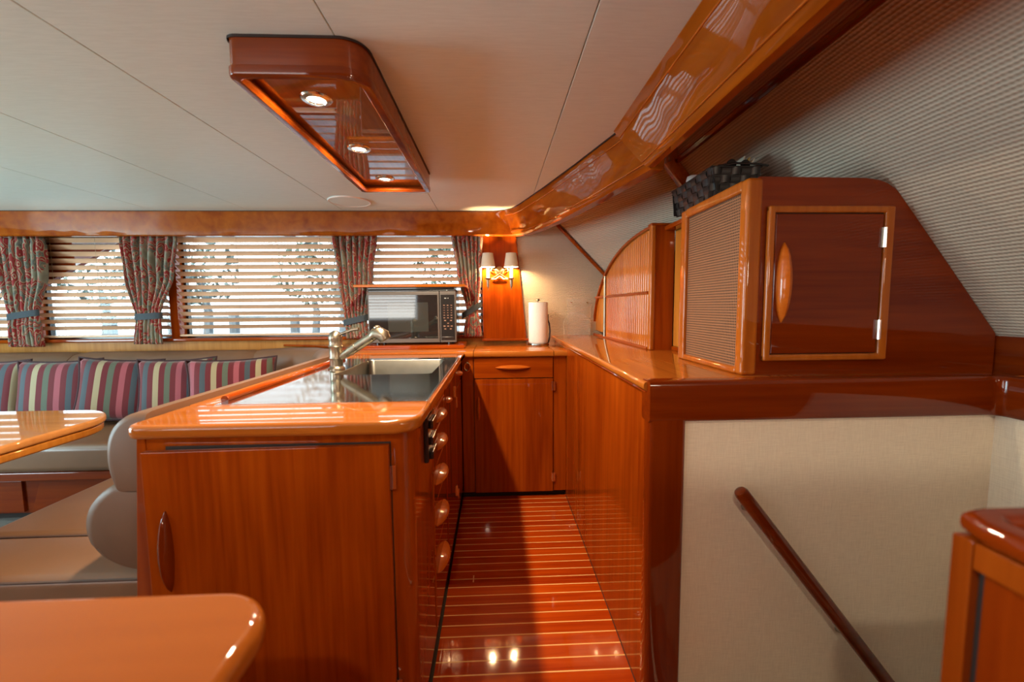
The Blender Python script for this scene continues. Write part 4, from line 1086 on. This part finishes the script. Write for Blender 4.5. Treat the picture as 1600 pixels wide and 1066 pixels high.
# ------------------------------------------------------------------ curtains and blinds
def curtain(label, keys, seed):
    """keys: (z, left x, right x) from top to bottom"""
    zt, zb = keys[0][0], keys[-1][0]
    t = thing('curtain', label, 'curtain', ((keys[0][1]+keys[0][2])/2, 2.985, zt), 'paisley curtains at the saloon windows')
    rn = random.Random(seed); nf = 7; nu, nv = 84, 44; ph = rn.random()*6
    ks = sorted(keys, key=lambda k: -k[0])
    def at(z):
        for a, b in zip(ks, ks[1:]):
            if z <= a[0]+1e-6 and z >= b[0]-1e-6:
                s = (a[0]-z)/(a[0]-b[0]); s = s*s*(3-2*s); return a[1]+(b[1]-a[1])*s, a[2]+(b[2]-a[2])*s
        return ks[-1][1], ks[-1][2]
    rows = []
    w0 = ks[0][2]-ks[0][1]
    for j in range(nv+1):
        z = zt+(zb-zt)*j/nv; a, b = at(z); r = []
        amp = .021*(.75+.25*min(1, w0/(b-a)))*(1-.55*max(0, 1-abs(z-ks[len(ks)//2][0])/.06))
        if j < 3: amp *= .7
        for i in range(nu+1):
            u = i/nu; uu = u+.012*math.sin(7*u+ph)
            y = 2.988+amp*math.sin(2*math.pi*nf*uu+ph)+.004*math.sin(31*u+z*9)+.003*math.sin(14*z+4*u)
            if j < 3: y += .004*math.sin(2*math.pi*17*u)
            x = a+(b-a)*u+.004*math.cos(2*math.pi*nf*uu+ph)
            r.append((x, y, z-.004*math.cos(2*math.pi*nf*uu)*(j == nv)))
        rows.append(r)
    m = MB().loft(rows, close=False, caps=False)
    c = obj('cloth', m, PAISLEY, t, sharp=180)
    md = c.modifiers.new('solid', 'SOLIDIFY'); md.thickness = .0022
    return t
def tieback(t, x0, x1, z, dz0=0, dz1=0, flare=0):
    pts = []; n = 20
    m = MB(); rg = []
    for k in range(n+1):
        a = 2*math.pi*k/n; u = math.cos(a)
        x = (x0+x1)/2+(x1-x0)/2*u*1.06; y = 2.988+.026*math.sin(a); s = (u+1)/2
        zz = z+dz0*(1-s)+dz1*s
        rg.append([(x, y, zz-.022), (x, y, zz+.022), (x+.003*u, y+.003*math.sin(a), zz+.022), (x+.003*u, y+.003*math.sin(a), zz-.022)])
    m.loft(rg, caps=False); obj('tieback', m, SLATE, t, sharp=60)
c = curtain('paisley curtain leftmost of four, cut by the left edge of the picture', [(1.70, -3.42, -3.10), (1.45, -3.42, -3.10), (1.165, -3.37, -3.185), (.95, -3.385, -3.175)], 1); tieback(c, -3.375, -3.18, 1.165, -.012, .022)
c = curtain('paisley curtain between the two widest blinds, above the striped pillows', [(1.705, -2.585, -2.205), (1.45, -2.575, -2.235), (1.155, -2.515, -2.355), (.962, -2.545, -2.350)], 2); tieback(c, -2.520, -2.35, 1.155, -.006, .004)
c = curtain('paisley curtain hanging directly left of the microwave', [(1.71, -1.145, -.835), (1.45, -1.12, -.87), (1.10, -1.075, -.925), (.98, -1.07, -.91)], 3); tieback(c, -1.08, -.915, 1.105, -.012, .03)
c = curtain('narrow paisley curtain between microwave and teak pilaster, next to the sconce', [(1.71, -.305, -.083), (1.45, -.27, -.095), (1.17, -.205, -.125), (.985, -.232, -.098)], 4); tieback(c, -.235, -.105, 1.165, -.03, .055)

slat_me = None
def blind(a, b, label, z0=1.005, z1=1.715):
    global slat_me
    t = thing('venetian_blind', label, 'blind', ((a+b)/2, YW+.02, z1), 'wooden venetian blinds at the saloon windows')
    yc = YW-.012 if False else YW+.010
    obj('head_rail', MB().box(a, b, yc-.022, yc+.022, z1-.002, z1+.035, .003, 2), BLINDW, t)
    obj('bottom_rail', MB().box(a, b, yc-.024, yc+.024, z0, z0+.014, .004, 2), BLINDW, t)
    tilt = R(34); first = None; p = .0478; k = 0; z = z1-.022
    while z > z0+.03:
        if first is None:
            m = Matrix.Translation(((a+b)/2, yc, z)) @ Matrix.Rotation(-tilt, 4, 'X')
            prof = [(-.0245, 0), (-.0235, .0016), (-.012, .0034), (0, .004), (.012, .0034), (.0235, .0016), (.0245, 0), (.012, .0006), (0, .001), (-.012, .0006)]
            hw = (b-a)/2
            rg = [[m @ Vector((x, y, zz)) for y, zz in prof] for x in (-hw, hw)]
            first = obj('slat', MB().loft(rg), BLINDW, t)
        else: share(first, t, dz=-k*p)
        z -= p; k += 1
    n = max(2, round((b-a)/.32)); 
    for i in range(n):
        x = a+(b-a)*(i+.5)/n
        for yy in (yc-.025, yc+.025): obj('cord', MB().tube([(x, yy, z1), (x, yy, z0+.01)], .0009, 5), CORD, t)
CORD = plain('blind_cord', (.45, .34, .22), .8)
blind(-4.18, -3.37, 'wooden venetian blind at the left picture edge, mostly behind the leftmost curtain')
blind(-3.262, -2.352, 'wooden venetian blind with the dark corner panel showing behind its upper left')
blind(-2.278, -1.106, 'widest wooden venetian blind, between second and third curtain')
blind(-.984, -.098, 'wooden venetian blind above and behind the microwave')

# ------------------------------------------------------------------ outside the windows
def outside():
    w_ = struct('harbour_water', MB().box(-60, 60, 5.2, 70, -1.4, -1.3), plain('sea_water', (.06, .09, .105), .12, noisy=.3, nscale=.6, bmp=.02), (0, 20, -1.3))
    sd = MB().box(-8, 3, 3.16, 3.75, -.2, .30); struct('side_deck', sd, plain('deck_white', (.70, .72, .72), .6), (0, 3.5, 0))
    pier = thing('pier', 'weathered grey pier with upright piles seen between the blind slats', 'pier', (-6, 10, -1.3))
    PW = plain('weathered_wood', (.13, .14, .145), .9, noisy=.3, nscale=6)
    obj('deck', MB().box(-22, 6, 8.2, 9.8, .20, .36), PW, pier)
    x = -20.0; first = None; k = 0
    while x < 5:
        if first is None: first = obj('pile', MB().tube([(x, 8.15, -1.6), (x, 8.15, 1.15)], .09, 8), PW, pier)
        else: share(first, pier, dx=k*1.15)
        k += 1; x += 1.15
    obj('handrail', MB().box(-22, 6, 8.12, 8.18, 1.0, 1.06), PW, pier)
    obj('stay', MB().tube([(-2.9, 4.3, 2.7), (-1.62, 4.3, 1.02)], .012, 6).tube([(-2.84, 4.3, 2.7), (-1.56, 4.3, 1.02)], .008, 6), WHITE, pier)
    lf = [plain('leaf_'+n_, c_, .8, noisy=.35, nscale=3) for n_, c_ in (('deep', (.07, .105, .08)), ('grey', (.13, .16, .145)))]
    rn = random.Random(5)
    names = ['leftmost', 'second', 'third', 'fourth', 'fifth', 'sixth', 'seventh', 'rightmost']
    for i in range(8):
        x = -27+i*4.1+rn.uniform(-1, 1); y = 22+rn.uniform(-2, 4); h = rn.uniform(3.5, 6.5)
        t = thing('tree', 'blurred pale tree beyond the pier seen through blinds, %s from the left' % names[i], 'tree', (x, y, -1.2), 'trees beyond the pier')
        obj('trunk', MB().tube([(x, y, -1.3), (x+.2, y, 1.0), (x-.1, y, 2.6)], .2, 8, radii=[.26, .2, .12]), PW, t)
        b = bmesh.new()
        for k in range(260):
            a, r_, zz = rn.uniform(0, 6.28), rn.random()**.5, rn.uniform(-1, 1)
            q = math.sqrt(max(0, 1-zz*zz)); c_ = Vector((x+2.0*q*r_*math.cos(a), y+1.6*q*r_*math.sin(a), 1.6+h*.35+zz*h*.38))
            d1 = Vector((rn.uniform(-1, 1), rn.uniform(-1, 1), rn.uniform(-1, 1))).normalized()*rn.uniform(.15, .32); d2 = d1.orthogonal().normalized()*.12
            d2.rotate(Matrix.Rotation(rn.uniform(0, 6), 3, d1))
            b.faces.new([b.verts.new(c_-d1), b.verts.new(c_+d2), b.verts.new(c_+d1), b.verts.new(c_-d2)])
        m = MB(); m._merge(b); obj('foliage', m, lf[i % 2], t, kind='stuff')
outside()
